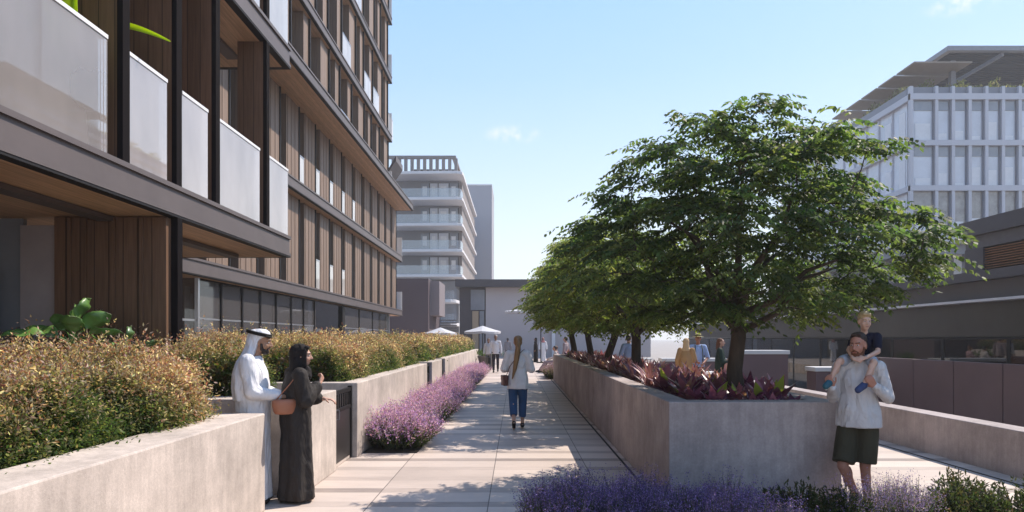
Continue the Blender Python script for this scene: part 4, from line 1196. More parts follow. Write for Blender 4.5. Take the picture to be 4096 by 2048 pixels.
#table(9.3, 15.2, 1.6, .8, .76, -.6, 'low pale terrace table next to the plum screens')
# planting pots on shop glass
def pot(x, y, z0, r, h, label, mt):
    e = empty('plant_pot', (x, y, z0), 0, label, 'plant pot')
    MB().loft([[(r*s*math.cos(a), r*s*math.sin(a), z) for a in [2*PI*k/20 for k in range(20)]] for z, s in ((0,.75),(h*.9,1),(h*.92,1.06),(h,1.06))]).build('pot', mt, e, smooth=True, local=True)
    n = 160; g = np.random.default_rng(int(x*10+200))
    b = g.normal(size=(n,3))*np.array([r*.5, r*.5, .05])+[0,0,h]
    quads_mesh('foliage', leaves(b, g.normal(size=(n,3))*.6+[0,0,1], .35*g.uniform(.6,1.3,n), .05), pick(((.05,.09,.03),(.09,.13,.04)), n), LEAF, e)
pot(-1.6, 37.5, 0, .5, .7, 'dark round plant pot by the walking man near the pointed parasol', M['interior'])
pot(4.3, 35, 0, .4, .6, 'pale plant pot beyond the far trees', M['ctop'])
# potted items on tower balconies are part of the distance; a few lamps on the far shopfront
def lounger(x, y, label):
    e = empty('bench', (x, y, 0), 0, label, 'bench')
    MB().box(-.25, .25, -.9, .9, .40, .46).build('seat', M['ctop'], e, local=True, bevel=.01)
    for s in (-.7, .7): MB().box(-.2, .2, s-.05, s+.05, 0, .40).build('leg', M['ctop'], e, local=True)
lounger(1.95, 33.0, 'low pale bench at the end of the planter where people sit')
# wooden box on near balcony floor
bxm = mat('crate_grey', (.33,.29,.28), .8, 0, .1, 3)
e = empty('balcony_planter', (-4.7, 7.55, 3.5), 0, 'grey box planter with dry twigs behind the second balcony glass', 'planter box')
MB().box(-.42,.36,-.2,.2,0,.55).build('box', bxm, e, local=True, bevel=.01)
n = 300; b = np.stack([nr.uniform(-.4,.34,n), nr.uniform(-.18,.18,n), np.full(n,.53)], 1)
quads_mesh('twigs', leaves(b, nr.normal(size=(n,3))*.7+[0,0,.6], .14*nr.uniform(.4,1.2,n), .012), pick(((.20,.16,.11),(.14,.12,.08)), n), LEAF, e)
e = table(-4.9, 10.2, 1.1, .7, .62, 3.49, 'small table standing behind the fourth balcony glass')
# people's shade: litter free; small round lights under the hall roof

# ============================================================ air
hz, hn, ho = newmat('haze_air')
pv = hn.nodes.new('ShaderNodeVolumePrincipled')
pv.inputs['Color'].default_value = (.93,.95,1,1); pv.inputs['Density'].default_value = .0011; pv.inputs['Anisotropy'].default_value = .35
hn.links.new(pv.outputs[0], ho.inputs['Volume'])
tag(MB().box(-405, 405, -65, 905, -2.2, 31).build('haze', hz), kind='stuff')
# ============================================================ PEOPLE
def skinmat(name, c):
    m = mat(name, c, .5, 0, .08, 25, .05, 200, spec=.4)
    b = [x for x in m.node_tree.nodes if x.type == 'BSDF_PRINCIPLED'][0]
    b.inputs['Subsurface Weight'].default_value = .12
    b.inputs['Subsurface Radius'].default_value = (.02,.008,.004)
    return m
SK = {'olive': skinmat('skin_olive', (.34,.19,.12)), 'fair': skinmat('skin_fair', (.50,.29,.21)), 'ruddy': skinmat('skin_ruddy', (.42,.20,.14)), 'boy': skinmat('skin_boy', (.58,.37,.28)),'brown': skinmat('skin_brown', (.22,.12,.08))}
_cl = {}
def cloth(name, c, rough=.85, wr=.5, sc_=9):
    if name in _cl: return _cl[name]
    m = mat(name, c, rough, 0, .07, 3, 0, 1, spec=.2)
    n = m.node_tree; b = [x for x in n.nodes if x.type == 'BSDF_PRINCIPLED'][0]
    t = n.nodes.new('ShaderNodeTexCoord'); mp = n.nodes.new('ShaderNodeMapping'); mp.inputs['Scale'].default_value = (1,1,.38)
    n.links.new(t.outputs['Object'], mp.inputs[0])
    z = n.nodes.new('ShaderNodeTexNoise'); z.inputs['Scale'].default_value = sc_; z.inputs['Detail'].default_value = 4; z.inputs['Distortion'].default_value = 1.2
    n.links.new(mp.outputs[0], z.inputs['Vector'])
    bp = n.nodes.new('ShaderNodeBump'); bp.inputs['Strength'].default_value = wr; bp.inputs['Distance'].default_value = .05
    n.links.new(z.outputs['Fac'], bp.inputs['Height']); n.links.new(bp.outputs[0], b.inputs['Normal'])
    _cl[name] = m
    return m
foldtex = bpy.data.textures.new('folds', 'CLOUDS'); foldtex.noise_scale = .13; foldtex.noise_depth = 2
def remesh(o, vx, smooth=4, disp=0):
    r = o.modifiers.new('skin', 'REMESH'); r.mode = 'VOXEL'; r.voxel_size = vx; r.use_smooth_shade = True
    if disp:
        d = o.modifiers.new('folds', 'DISPLACE'); d.texture = foldtex; d.strength = disp; d.mid_level = .5
    s = o.modifiers.new('soft', 'SMOOTH'); s.factor = .5; s.iterations = smooth
    return o

V3 = Vector
def joints(h=1.75, **kw):
    k = h/1.75
    J = dict(pelvis=V3((0,0,.96)), waist=V3((0,.0,1.08)), chest=V3((0,.0,1.28)), neck=V3((0,-.01,1.47)), head=V3((0,.02,1.63)),
        sl=V3((-.175,-.01,1.41)), sr=V3((.175,-.01,1.41)), el=V3((-.24,-.03,1.13)), er=V3((.24,-.03,1.13)), wl=V3((-.26,.05,.88)), wr=V3((.26,.05,.88)),
        hl=V3((-.09,0,.92)), hr=V3((.09,0,.92)), kl=V3((-.10,.02,.50)), kr=V3((.10,.02,.50)), al=V3((-.10,-.02,.09)), ar=V3((.10,-.02,.09)))
    for a, b in J.items(): J[a] = b*k
    for a, b in kw.items(): J[a] = V3(b)
    J['k'] = k
    return J

def hand(m, w, d, pn, side, curl=.5, s=1.0, spread=1.0):
    """w wrist, d direction of the hand, pn palm normal, side = direction towards the thumb"""
    w = V3(w); d = V3(d).normalized(); pn = (V3(pn) - d*V3(pn).dot(d)).normalized(); t = d.cross(pn)
    if t.dot(V3(side)) < 0: t = -t
    lens = [.072, .080, .075, .058]
    for i in range(4):
        off = (1.5-i)*.0205*s*spread
        kb = w + d*.012*s + t*off*.6; kn = w + d*(.088 - .004*abs(i-1.2))*s + t*off
        m.cap(kb, .0135*s, kn, .0105*s, 8)
        p = kn; a = 0
        for q, (f, r0, r1) in enumerate(((.45, .0098, .009), (.31, .009, .0082), (.24, .0082, .0068))):
            a += curl*(.75, 1.0, .7)[q]
            dd = (d*math.cos(a) + pn*math.sin(a)).normalized()
            e = p + dd*lens[i]*f*s
            m.cap(p, r0*s, e, r1*s, 8); p = e
    th0 = w + d*.028*s + t*.028*s + pn*.004
    d1 = (d*.55 + t*.75 + pn*.35).normalized(); d2 = (d*.85 + t*.25 + pn*(.3+.3*curl)).normalized()
    m.cap(w + d*.015*s + t*.012*s, .015*s, th0, .0135*s, 8)
    p1 = th0 + d1*.034*s; m.cap(th0, .0125*s, p1, .0108*s, 8)
    m.cap(p1, .0105*s, p1 + d2*.030*s, .0085*s, 8)

def head_geo(m, c, k, q):
    """skull, face, nose, ears, chin and lips in one lump; q = head rotation"""
    def P(x, y, z): return c + q @ (V3((x, y, z))*k)
    E = q.to_euler() if hasattr(q, 'to_euler') else q
    m.ell(P(0,-.012,.030), (.074*k,.094*k,.086*k), E)
    m.ell(P(0,.024,-.022), (.063*k,.070*k,.080*k), E)
    m.ell(P(0,.052,-.075), (.036*k,.034*k,.030*k), E)
    for s in (-1, 1):
        m.ell(P(s*.036,.058,-.028), (.026*k,.026*k,.026*k), E)
        m.ell(P(s*.075,-.008,-.004), (.010*k,.019*k,.031*k), E)
        m.cap(P(s*.012,.083,.034), .011*k, P(s*.045,.068,.032), .011*k, 8)
        m.ell(P(s*.013,.098,-.026), (.009*k,.010*k,.008*k), E, 8, 6)
    m.cap(P(0,.086,.020), .009*k, P(0,.110,-.024), .0125*k, 8)
    m.cap(P(-.020,.086,-.052), .0065*k, P(.020,.086,-.052), .0065*k, 8)
    m.cap(P(-.015,.084,-.062), .007*k, P(.015,.084,-.062), .007*k, 8)
def eyes(e, c, k, q, body, brow, white=True):
    def P(x, y, z): return c + q @ (V3((x, y, z))*k)
    E = q.to_euler()
    for s in (-1, 1):
        o = MB().ell(P(s*.030,.079,.010), (.0125*k,.008*k,.0075*k), E, 10, 8).build('eye', EYEW, e, smooth=True, local=True)
        MB().ell(P(s*.030,.0855,.010), (.0058*k,.0035*k,.0062*k), E, 8, 6).build('iris', EYED, o, smooth=True, local=True)
        MB().cap(P(s*.014,.093,.030), .0040*k, P(s*.047,.078,.033), .0034*k, 6).build('eyebrow', brow, e, smooth=True, local=True)
    MB().cap(P(-.019,.0925,-.0565), .0040*k, P(.019,.0925,-.0565), .0040*k, 6).build('lips', LIP, e, smooth=True, local=True)
EYEW = mat('eye_white', (.6,.58,.55), .2); EYED = mat('iris_dark', (.03,.018,.012), .2); LIP = mat('lips', (.32,.13,.11), .5)
HAIRD = mat('hair_dark', (.018,.012,.010), .55, 0, .3, 60, .6, 90, stretch=(1,1,.2)); HAIRB = mat('hair_blonde', (.42,.30,.15), .5, 0, .3, 60, .6, 90)
HAIRR = mat('hair_brown_red', (.035,.018,.012), .6, 0, .3, 60, .6, 90); HAIRG = mat('hair_honey', (.24,.13,.05), .45, 0, .5, 50, .7, 70, stretch=(1,1,.12)); HAIRX = mat('hair_grey', (.25,.24,.23), .6); GINGER = mat('beard_ginger', (.13,.045,.02), .75, 0, .3, 80, .8, 120)

def body_geo(J, lk=1, arms=True, q=None, handL=None, handR=None, feet=True, headk=1, fem=False, legs=True):
    m = MB(); k = J['k']; q = q or Euler((0,0,0)).to_quaternion()
    c = .9 if fem else 1
    m.cap(J['hl'], .085*k, J['hr'], .085*k)
    m.ell(J['pelvis'], (.155*k, .105*k, .11*k)); m.ell(J['waist'], (.13*k*c, .095*k, .13*k)); m.ell(J['chest'], (.145*k*c, .095*k, .13*k))
    m.cap(J['pelvis'], .10*k, J['chest'], .11*k)
    m.cap(J['sl'], .055*k*c, J['sr'], .055*k*c); m.cap(J['chest'], .08*k, J['neck'], .055*k)
    m.cap(J['neck']-V3((0,0,.03*k)), .060*k*c, J['head']+q@V3((0,-.02*k,-.03*k)), .050*k*c)
    for s in 'lr':
        if arms:
            m.cap(J['s'+s], .055*k*c, J['e'+s], .040*k*c); m.cap(J['e'+s], .041*k*c, J['w'+s], .026*k*c)
        if legs:
            m.cap(J['h'+s], .088*k*lk, J['k'+s], .055*k*lk); m.cap(J['k'+s], .053*k*lk, J['a'+s], .034*k)
            d = J['k'+s]-J['a'+s]; mid = J['k'+s].lerp(J['a'+s], .32) - V3((0,.018*k,0)); m.ell(mid, (.050*k*lk**2,.055*k*lk**2,.10*k))
        if feet:
            f = J.get('f'+s, J['a'+s] + V3((0,.16*k,-.05*k))); m.cap(J['a'+s]+V3((0,-.03*k,-.035*k)), .038*k, f, .030*k)
            m.cap(J['a'+s], .036*k, J['a'+s]+V3((0,-.01,-.04*k)), .034*k)
    head_geo(m, J['head'], headk*k, q)
    if handL: hand(m, J['wl'], *handL)
    if handR: hand(m, J['wr'], *handR)
    return m

def cone(m, p0, r0, p1, r1, n=20):
    m.tube([p0, p0.lerp(p1, .5), p1], [r0, (r0+r1)/2, r1], n)
def hair_cap(m, c, k, q, back=.0, top=1.0):
    E = q.to_euler()
    def P(x, y, z): return c + q @ (V3((x, y, z))*k)
    m.ell(P(0,-.026,.045), (.081*k,.093*k,.082*k), E)
    m.ell(P(0,-.045,-.005), (.076*k,.068*k,.075*k), E)
def trousers(J, r=1.12, hem=.0, f='a'):
    m = MB(); k = J['k']
    m.ell(J['pelvis'], (.165*k,.118*k,.12*k)); m.cap(J['hl'], .10*k, J['hr'], .10*k)
    for s in 'lr':
        m.cap(J['h'+s], .103*k*r/1.12, J['k'+s], .070*k*r)
        end = J['k'+s].lerp(J['a'+s], 1-hem); cone(m, J['k'+s], .070*k*r, end, max(.050*k, .058*k*r))
    return m
def shirt(J, hemz, r=1.0, hemr=(.19,.135), arms=('e','w'), cuff=1.0, collar=True, fem=False):
    m = MB(); k = J['k']; c = .92 if fem else 1
    ce = J['chest']; pe = J['pelvis']
    rings = []
    for t, rx, ry in ((0, hemr[0]*.995, hemr[1]*.995), (.02, hemr[0], hemr[1]), (.3, hemr[0]*.96, hemr[1]*.98), (.6, .165*r, .125*r), (.85, .180*r*c, .128*r), (1, .165*r*c, .10*r)):
        p = V3((0,0,hemz)).lerp(V3((ce.x, ce.y, ce.z+.08*k)), t); p.x = pe.x*(1-t)+ce.x*t; p.y = pe.y*(1-t)+ce.y*t
        rings.append([p + V3((rx*k*math.cos(a)*(1+.02*math.sin(5*a+1)*(1-t)), ry*k*math.sin(a)*(1+.05*math.sin(7*a)*(1-t)), 0)) for a in [2*PI*i/28 for i in range(28)]])
    m.loft(rings)
    m.ell(J['chest'], (.165*k*c, .125*k, .15*k)); m.cap(J['sl'], .072*k*r*c, J['sr'], .072*k*r*c); m.cap(J['chest'], .12*k, J['neck']-V3((0,0,.045*k)), .075*k)
    for s in 'lr':
        m.cap(J['s'+s], .074*k*r*c, J['e'+s], .062*k*r)
        if 'w' in arms: m.cap(J['e'+s], .062*k*r, J['e'+s].lerp(J['w'+s], .93*cuff), .044*k*r)
    return m
def robe(J, z0, prof, folds=9, seed=0, amp=.05, cx=0, cy=0, n=72):
    """long hanging garment: prof = [(z, rx, ry)] from hem upwards"""
    m = MB(); rings = []
    g = random.Random(seed); ph = [g.uniform(0, 6) for _ in range(3)]
    for (z, rx, ry, dx, dy) in prof:
        t = 1-(z-prof[0][0])/(prof[-1][0]-prof[0][0])
        ring = []
        for i in range(n):
            a = 2*PI*i/n
            w_ = 1 + amp*t*(math.sin(folds*a+ph[0]+z*1.5) + .6*math.sin((folds+4)*a+ph[1]-z*2) + .4*math.sin(3*a+ph[2]))
            ring.append(V3((cx+dx+rx*w_*math.cos(a), cy+dy+ry*w_*math.sin(a), z)))
        rings.append(ring)
    m.loft(rings); return m
def shoe(e, J, s, mt, kk=1, tall=.05):
    k = J['k']*kk; a = J['a'+s]; f = J.get('f'+s, a+V3((0,.16*k,-.05*k))); 
    m = MB(); m.cap(a+V3((0,-.035*k,-.045*k)), .043*k, f+V3((0,.01,-.0)), .036*k); m.cap(a+V3((0,-.02,-.03*k)), .046*k, a.lerp(f,.5)+V3((0,0,-.0)), .042*k)
    o = m.build('shoe', mt, e, local=True); remesh(o, .008, 3); return o

# ---------------------------------------------------- 1 man in white robe
J = joints(1.76)
J['head'] = V3((.0,.085,1.615)); J['neck'] = V3((0,.02,1.46))
J['er'] = V3((.22,.04,1.13)); J['wr'] = V3((.11,.32,1.07)); J['el'] = V3((-.24,.02,1.12)); J['wl'] = V3((-.06,.33,1.05))
qh = Euler((R(-10), 0, R(0))).to_quaternion()
e = empty('person', (-2.65, 6.80, 0), R(-80), 'man in a long white robe and white headdress, hands clasped, beside the near wall', 'person')
m = body_geo(J, q=qh, handL=((.75,.55,.0), (0,-.2,-1), (0,.3,1), .9), handR=((-.7,.55,.05), (0,-.5,-1), (0,.3,1), 1.0))
remesh(m.build('body', SK['olive'], e, local=True), .0065, 3)
W1 = cloth('white_robe_cloth', (.72,.72,.75), .8, .9, 7)
m = robe(J, 0, [(.05,.215,.185,0,.01),(.10,.21,.18,0,.01),(.4,.20,.165,0,.01),(.75,.195,.16,0,.01),(1.0,.195,.165,0,.005),(1.18,.205,.17,0,0),(1.32,.215,.155,0,-.005),(1.42,.17,.11,0,-.005),(1.475,.085,.08,0,.01)], 7, 3, .035)
for s in 'lr':
    m.cap(J['s'+s], .085, J['e'+s], .075); m.cap(J['e'+s], .077, J['e'+s].lerp(J['w'+s], .78), .052)
remesh(m.build('robe', W1, e, local=True), .009, 3, .018)
# headdress: cloth over the skull that falls on the shoulders and back
m = MB(); hd = J['head']
rings = []
for (z, rx, ry, dy) in ((.135,.02,.02,-.02),(.128,.055,.07,-.02),(.10,.082,.102,-.015),(.06,.093,.112,-.02),(.02,.095,.108,-.035),(-.05,.098,.10,-.055),(-.12,.125,.11,-.08),(-.20,.185,.135,-.105),(-.32,.225,.15,-.12),(-.45,.23,.14,-.135),(-.58,.20,.11,-.15)):
    ring = []
    for i in range(40):
        a = 2*PI*i/40 - PI/2
        # open at the front (+y) below the brow
        cut = max(0, math.sin(a)) if z < .045 else 0
        shr = 1 - (.75 if z > -.2 else .9)*cut**.7 if cut > .0 else 1
        wv = 1+.03*math.sin(a*9+z*14)*(1 if z < 0 else .2)
        ring.append(hd + V3((rx*wv*math.cos(a)*(1 if cut == 0 else (1-.10*cut)), dy + ry*wv*math.sin(a)*shr, z)))
    rings.append(ring)
m.loft(rings)
o = m.build('headdress', W1, e, local=True); remesh(o, .0075, 2)
m = MB()
for dz in (.0,.016):
    pts = [hd+V3((.099*math.cos(a), -.018+.115*math.sin(a), .078+dz-.028*math.sin(a)*1.0)) for a in [2*PI*i/32 for i in range(33)]]
    m.tube(pts, .010, 8, cap=False)
m.build('head_cord', M['dark'], e, smooth=True, local=True)
eyes(e, J['head'], 1.0, qh, None, HAIRD)
m = MB()
def HP(c, q, k, x, y, z): return c + q @ (V3((x,y,z))*k)
def beard(mt, e, c, q, k, full=1.0):
    m = MB(); E = q.to_euler()
    m.ell(HP(c,q,k,0,.054,-.088), (.047*k,.040*k,.036*k*full), E)
    for s in (-1,1):
        m.cap(HP(c,q,k,s*.062,.018,-.02), .012*k, HP(c,q,k,s*.052,.030,-.070), .017*k); m.cap(HP(c,q,k,s*.052,.030,-.070), .018*k, HP(c,q,k,s*.018,.072,-.088), .020*k)
        m.cap(HP(c,q,k,s*.004,.097,-.040), .0058*k, HP(c,q,k,s*.030,.080,-.052), .0055*k); m.cap(HP(c,q,k,s*.030,.080,-.052), .006*k, HP(c,q,k,s*.028,.076,-.080), .010*k)
    return remesh(m.build('beard', mt, e, local=True), .004, 2)
beard(HAIRD, e, J['head'], qh, 1.0, .9)
shoe(e, J, 'l', M['dark']); shoe(e, J, 'r', M['dark'])

# ---------------------------------------------------- 2 woman in dark abaya
J = joints(1.60)
J['head'] = V3((.02,.05,1.475)); J['er'] = V3((.21,.04,1.04)); J['wr'] = V3((.10,.21,1.20)); J['el'] = V3((-.20,.06,1.03)); J['wl'] = V3((-.06,.30,1.02))
qh = Euler((R(-4), 0, R(-20))).to_quaternion()
e = empty('person', (-2.23, 6.88, 0), R(-58), 'woman in a dark grey abaya and black headscarf beside the man in white', 'person')
m = body_geo(J, q=qh, fem=True, handL=((.5,.8,-.1), (0,0,-1), (1,0,.3), .5, .92), handR=((-.35,.4,.7), (-.6,-.6,.1), (-.5,.3,.5), 1.0, .92))
remesh(m.build('body', SK['fair'], e, local=True), .0065, 3)
AB = cloth('abaya_cloth', (.034,.029,.027), .75, .9, 6); HJ = cloth('headscarf_cloth', (.016,.013,.013), .85, .5, 9)
m = robe(J, 0, [(.03,.21,.185,0,0),(.08,.21,.18,0,0),(.35,.185,.165,0,0),(.7,.17,.15,0,0),(.9,.175,.155,0,-.01),(1.05,.165,.145,0,-.005),(1.18,.175,.14,0,0),(1.28,.15,.105,0,0),(1.335,.075,.07,0,.01)], 6, 9, .06)
for s in 'lr':
    m.cap(J['s'+s], .078, J['e'+s], .080); m.cap(J['e'+s], .085, J['e'+s].lerp(J['w'+s], .72), .068)
remesh(m.build('abaya', AB, e, local=True), .009, 3, .02)
m = MB(); hd = J['head']; E = qh.to_euler()
m.ell(hd+qh@V3((0,-.03,.030)), (.087,.098,.098), E); m.ell(hd+qh@V3((0,-.045,-.04)), (.085,.085,.09), E)
m.cap(hd+V3((0,-.045,-.06)), .082, hd+V3((0,-.045,-.16)), .088); m.ell(hd+V3((0,-.02,-.20)), (.15,.115,.085)); m.ell(hd+V3((.02,.03,-.18)), (.085,.06,.09)); m.cap(hd+V3((0,.0,-.12)), .062, hd+V3((.02,.02,-.15)), .06)
for s in (-1,1): m.cap(hd+qh@V3((s*.066,.028,.06)), .018, hd+qh@V3((s*.058,.03,-.09)), .03)
m.cap(hd+qh@V3((-.05,.045,.088)), .02, hd+qh@V3((.05,.045,.088)), .02)
remesh(m.build('headscarf', HJ, e, local=True), .0075, 3, .012)
eyes(e, J['head'], .92, qh, None, HAIRD)
TAN = mat('tan_leather', (.36,.14,.075), .45, 0, .12, 5, .1, 60)
for s in 'lr': shoe(e, J, s, M['dark'], .92)
o = empty('handbag', (-2.29, 6.69, .90), R(-65), 'tan leather shoulder bag tucked under the arm of the woman in the abaya', 'bag')
m = MB(); m.loft([[V3((.05*s*math.cos(a)*1.0, .10*s*math.sin(a)*(1+.1*z), z*.15)) for a in [2*PI*i/24 for i in range(24)]] for z, s in ((0,.5),(.03,.85),(.2,1.0),(.6,1.1),(.9,1.05),(1,.85))])
m.build('bag_body', TAN, o, smooth=True, local=True)
MB().tube([(0,-.08,.14),(.03,.05,.30),(.05,.15,.44),(.03,.13,.30),(0,.08,.14)], .006, 6).build('strap', TAN, o, smooth=True, local=True)

# ---------------------------------------------------- 3 woman walking away
J = joints(1.70)
J['al'] = V3((-.07,-.20,.17)); J['kl'] = V3((-.085,.03,.49)); J['ar'] = V3((.085,.16,.09)); J['kr'] = V3((.09,.12,.50))
J['el'] = V3((-.245,-.02,1.10)); J['er'] = V3((.245,-.02,1.10)); J['wl'] = V3((-.14,.20,1.10)); J['wr'] = V3((.15,.20,1.12)); J['fl'] = V3((-.07,-.07,.035)); 
qh = Euler((R(-3), 0, R(8))).to_quaternion()
e = empty('person', (.04, 12.3, 0), 0, 'woman walking away in a loose white blouse and blue jeans with a long honey ponytail', 'person')
m = body_geo(J, .82, q=qh, fem=True, handL=((.5,.6,.2), (0,-.3,-1), (0,.2,1), .5, .9), handR=((-.5,.6,.2), (0,-.3,-1), (0,.2,1), .5, .9))
remesh(m.build('body', SK['fair'], e, local=True), .0075, 3)
remesh(trousers(J, 1.15, .30).build('jeans', cloth('blue_denim', (.035,.085,.19), .8, .3, 14), e, local=True), .009, 3)
WB = cloth('white_blouse_cloth', (.70,.67,.66), .8, 1.0, 8)
m = shirt(J, .74, 1.0, (.205,.16), fem=True)
for s in 'lr': m.cap(J['s'+s], .072, J['e'+s], .074); m.cap(J['e'+s], .076, J['e'+s].lerp(J['w'+s], .6), .060)
remesh(m.build('blouse', WB, e, local=True), .010, 3, .022)
hd = J['head']; m = MB(); hair_cap(m, hd, 1.0, qh); m.ell(hd+V3((0,-.105,.045)), (.035,.035,.035))
m.tube([hd+V3((0,-.11,.045)), hd+V3((.012,-.155,-.02)), hd+V3((.0,-.165,-.14)), hd+V3((-.02,-.17,-.28)), hd+V3((-.05,-.185,-.46)), hd+V3((-.10,-.19,-.66))], [.028,.042,.052,.050,.038,.012], 12)
remesh(m.build('hair', HAIRG, e, local=True), .007, 2)
for s in 'lr': shoe(e, J, s, M['dark'], .9)
BRN = mat('brown_leather', (.085,.022,.016), .4, 0, .1, 6)
o = empty('handbag', (-.20, 12.24, .80), R(15), 'small dark red leather bag hanging at the left hip of the woman walking away', 'bag')
m = MB(); m.box(-.045,.045,-.10,.10,0,.19); m.build('bag_body', BRN, o, local=True, bevel=.02)
MB().box(-.05,.05,-.102,.102,.10,.19).build('flap', BRN, o, local=True, bevel=.015)
MB().tube([(.03,-.02,.18),(.07,-.09,.34),(.17,-.16,.50),(.28,-.15,.62),(.36,-.05,.66)], .007, 6).build('strap', BRN, o, smooth=True, local=True)

# ---------------------------------------------------- 4 man with boy on shoulders
fx, fy = 3.20, 6.30
e = empty('person', (fx, fy, 0), R(146), 'bearded man in a white shirt and olive shorts carrying a boy on his shoulders', 'person')
J = joints(1.74)
e.scale = (.90,.94,1); J['head'] = V3((0,.06,1.585)); J['neck'] = V3((0,.0,1.45)); J['sl'] = V3((-.185,0,1.38)); J['sr'] = V3((.185,0,1.38))
# image left is his right (+x local), image right his left (-x)
J['er'] = V3((.25,.0,1.10)); J['wr'] = V3((.215,.22,1.20)); J['el'] = V3((-.265,-.02,1.11)); J['wl'] = V3((-.17,.20,1.22))
J['kr'] = V3((.13,.14,.47)); J['ar'] = V3((.03,-.10,.15)); J['fr'] = V3((.02,.05,.045)); J['kl'] = V3((-.06,.02,.47)); J['al'] = V3((-.08,-.02,.09))
qh = Euler((R(-4), 0, R(-14))).to_quaternion()
m = body_geo(J, q=qh, handL=((.35,.35,.55), (0.2,-.9,.0), (1,0,.2), 1.0), handR=((.25,.3,.6), (-.2,-.9,.0), (-1,0,.2), 1.0))
remesh(m.build('body', SK['ruddy'], e, local=True), .0065, 3)
WS = cloth('white_linen', (.60,.58,.58), .8, 1.0, 9)
m = shirt(J, .83, .98, (.222,.178))
remesh(m.build('shirt', WS, e, local=True), .009, 3, .016)
m = MB()
m.tube([(.045*math.cos(a)*1.55, .015+.068*math.sin(a), 1.475-.012*math.sin(a)) for a in [PI*.62+2*PI*.88*i/20 for i in range(21)]], .016, 8)
m.build('collar', WS, e, smooth=True, local=True)
m = MB(); k = 1
m.ell(J['pelvis']-V3((0,0,.03)), (.170,.125,.12)); m.cap(J['hl'], .105, J['hr'], .105)
for s in 'lr': m.cap(J['h'+s], .105, J['h'+s].lerp(J['k'+s], .3), .102); cone(m, J['h'+s].lerp(J['k'+s], .1), .105, J['h'+s].lerp(J['k'+s], .93), .108)
remesh(m.build('shorts', cloth('olive_shorts', (.052,.047,.030), .85, .5, 8), e, local=True), .009, 3, .012)
hd = J['head']; m = MB(); E = qh.to_euler()
m.ell(HP(hd,qh,1,0,-.026,.058), (.078,.090,.070), E); m.ell(HP(hd,qh,1,0,-.045,.0), (.076,.062,.07), E); m.cap(HP(hd,qh,1,-.035,.045,.102), .016, HP(hd,qh,1,.035,.045,.102), .016)
remesh(m.build('hair', HAIRR, e, local=True), .006, 2)
beard(GINGER, e, hd, qh, 1.03, 1.35)
eyes(e, hd, 1.0, qh, None, HAIRR)
for s in 'lr': shoe(e, J, s, M['interior'])

b = empty('person', (fx, fy, 0), R(146), 'blond boy in a navy t-shirt sitting on the shoulders of the bearded man', 'person')
J = joints(1.10)
J['head'] = V3((-.05,-.035,1.81)); J['neck'] = V3((-.04,-.085,1.69)); J['chest'] = V3((-.05,-.11,1.60)); J['waist'] = V3((-.03,-.12,1.52)); J['pelvis'] = V3((0,-.12,1.46))
J['sl'] = V3((-.155,-.09,1.66)); J['sr'] = V3((.04,-.09,1.66)); J['el'] = V3((-.175,.0,1.53)); J['er'] = V3((.09,.02,1.545)); J['wl'] = V3((-.08,.15,1.475)); J['wr'] = V3((.03,.16,1.465))
J['hl'] = V3((-.075,-.11,1.45)); J['hr'] = V3((.075,-.11,1.45)); J['kl'] = V3((-.155,.13,1.43)); J['kr'] = V3((.165,.13,1.44)); J['al'] = V3((-.075,.225,1.24)); J['ar'] = V3((.235,.235,1.26))
J['fl'] = V3((-.03,.29,1.19)); J['fr'] = V3((.26,.33,1.215))
J['k'] = .62; b.scale = (.90,.94,1)
qh = Euler((R(-6), 0, R(28))).to_quaternion()
m = body_geo(J, q=qh, headk=1.22, handL=((.8,.3,-.1), (0,-.8,-.4), (0,.3,1), .7, .62), handR=((-.8,.2,-.1), (0,-.8,-.4), (0,.3,1), .7, .62))
remesh(m.build('body', SK['boy'], b, local=True), .006, 3)
NV = cloth('navy_cotton', (.010,.011,.028), .8, .4, 12)
m = MB(); m.cap(J['pelvis']+V3((0,0,.03)), .088, J['chest'], .092); m.cap(J['sl'], .050, J['sr'], .050); m.cap(J['chest'], .08, J['neck']-V3((0,0,.035)), .05)
for s in 'lr': m.cap(J['s'+s], .052, J['s'+s].lerp(J['e'+s], .62), .045)
remesh(m.build('t_shirt', NV, b, local=True), .007, 3, .006)
m = MB(); m.ell(J['pelvis'], (.105,.085,.075))
for s in 'lr': m.cap(J['h'+s], .068, J['h'+s].lerp(J['k'+s], .7), .056)
remesh(m.build('shorts', cloth('pale_shorts', (.35,.40,.48), .8, .4, 12), b, local=True), .007, 3)
hd = J['head']; m = MB(); kb = .76; E = qh.to_euler()
m.ell(HP(hd,qh,kb,0,-.022,.055), (.083*kb,.098*kb,.078*kb), E); m.ell(HP(hd,qh,kb,0,-.045,.005), (.079*kb,.066*kb,.07*kb), E); m.cap(HP(hd,qh,kb,-.04,.062,.088), .020*kb, HP(hd,qh,kb,.035,.066,.095), .024*kb)
remesh(m.build('hair', HAIRB, b, local=True), .006, 2, .004)
eyes(b, hd, kb, qh, None, HAIRB)
for s, mt in (('l', mat('shoe_blue', (.03,.05,.14), .7)), ('r', mat('shoe_teal', (.02,.10,.14), .7))):
    a = J['a'+s]; f = J['f'+s]
    o = MB().cap(a+V3((0,-.01,-.01)), .036, f, .032).build('shoe', mt, b, local=True); remesh(o, .007, 2)
    d = (f-a).normalized(); up_ = V3((0,0,1)) - d*d.z; up_.normalize()
    MB().cap(a-up_*.034-d*.02, .016, f-up_*.026, .015).build('sole', M['ctop'], b, smooth=True, local=True)

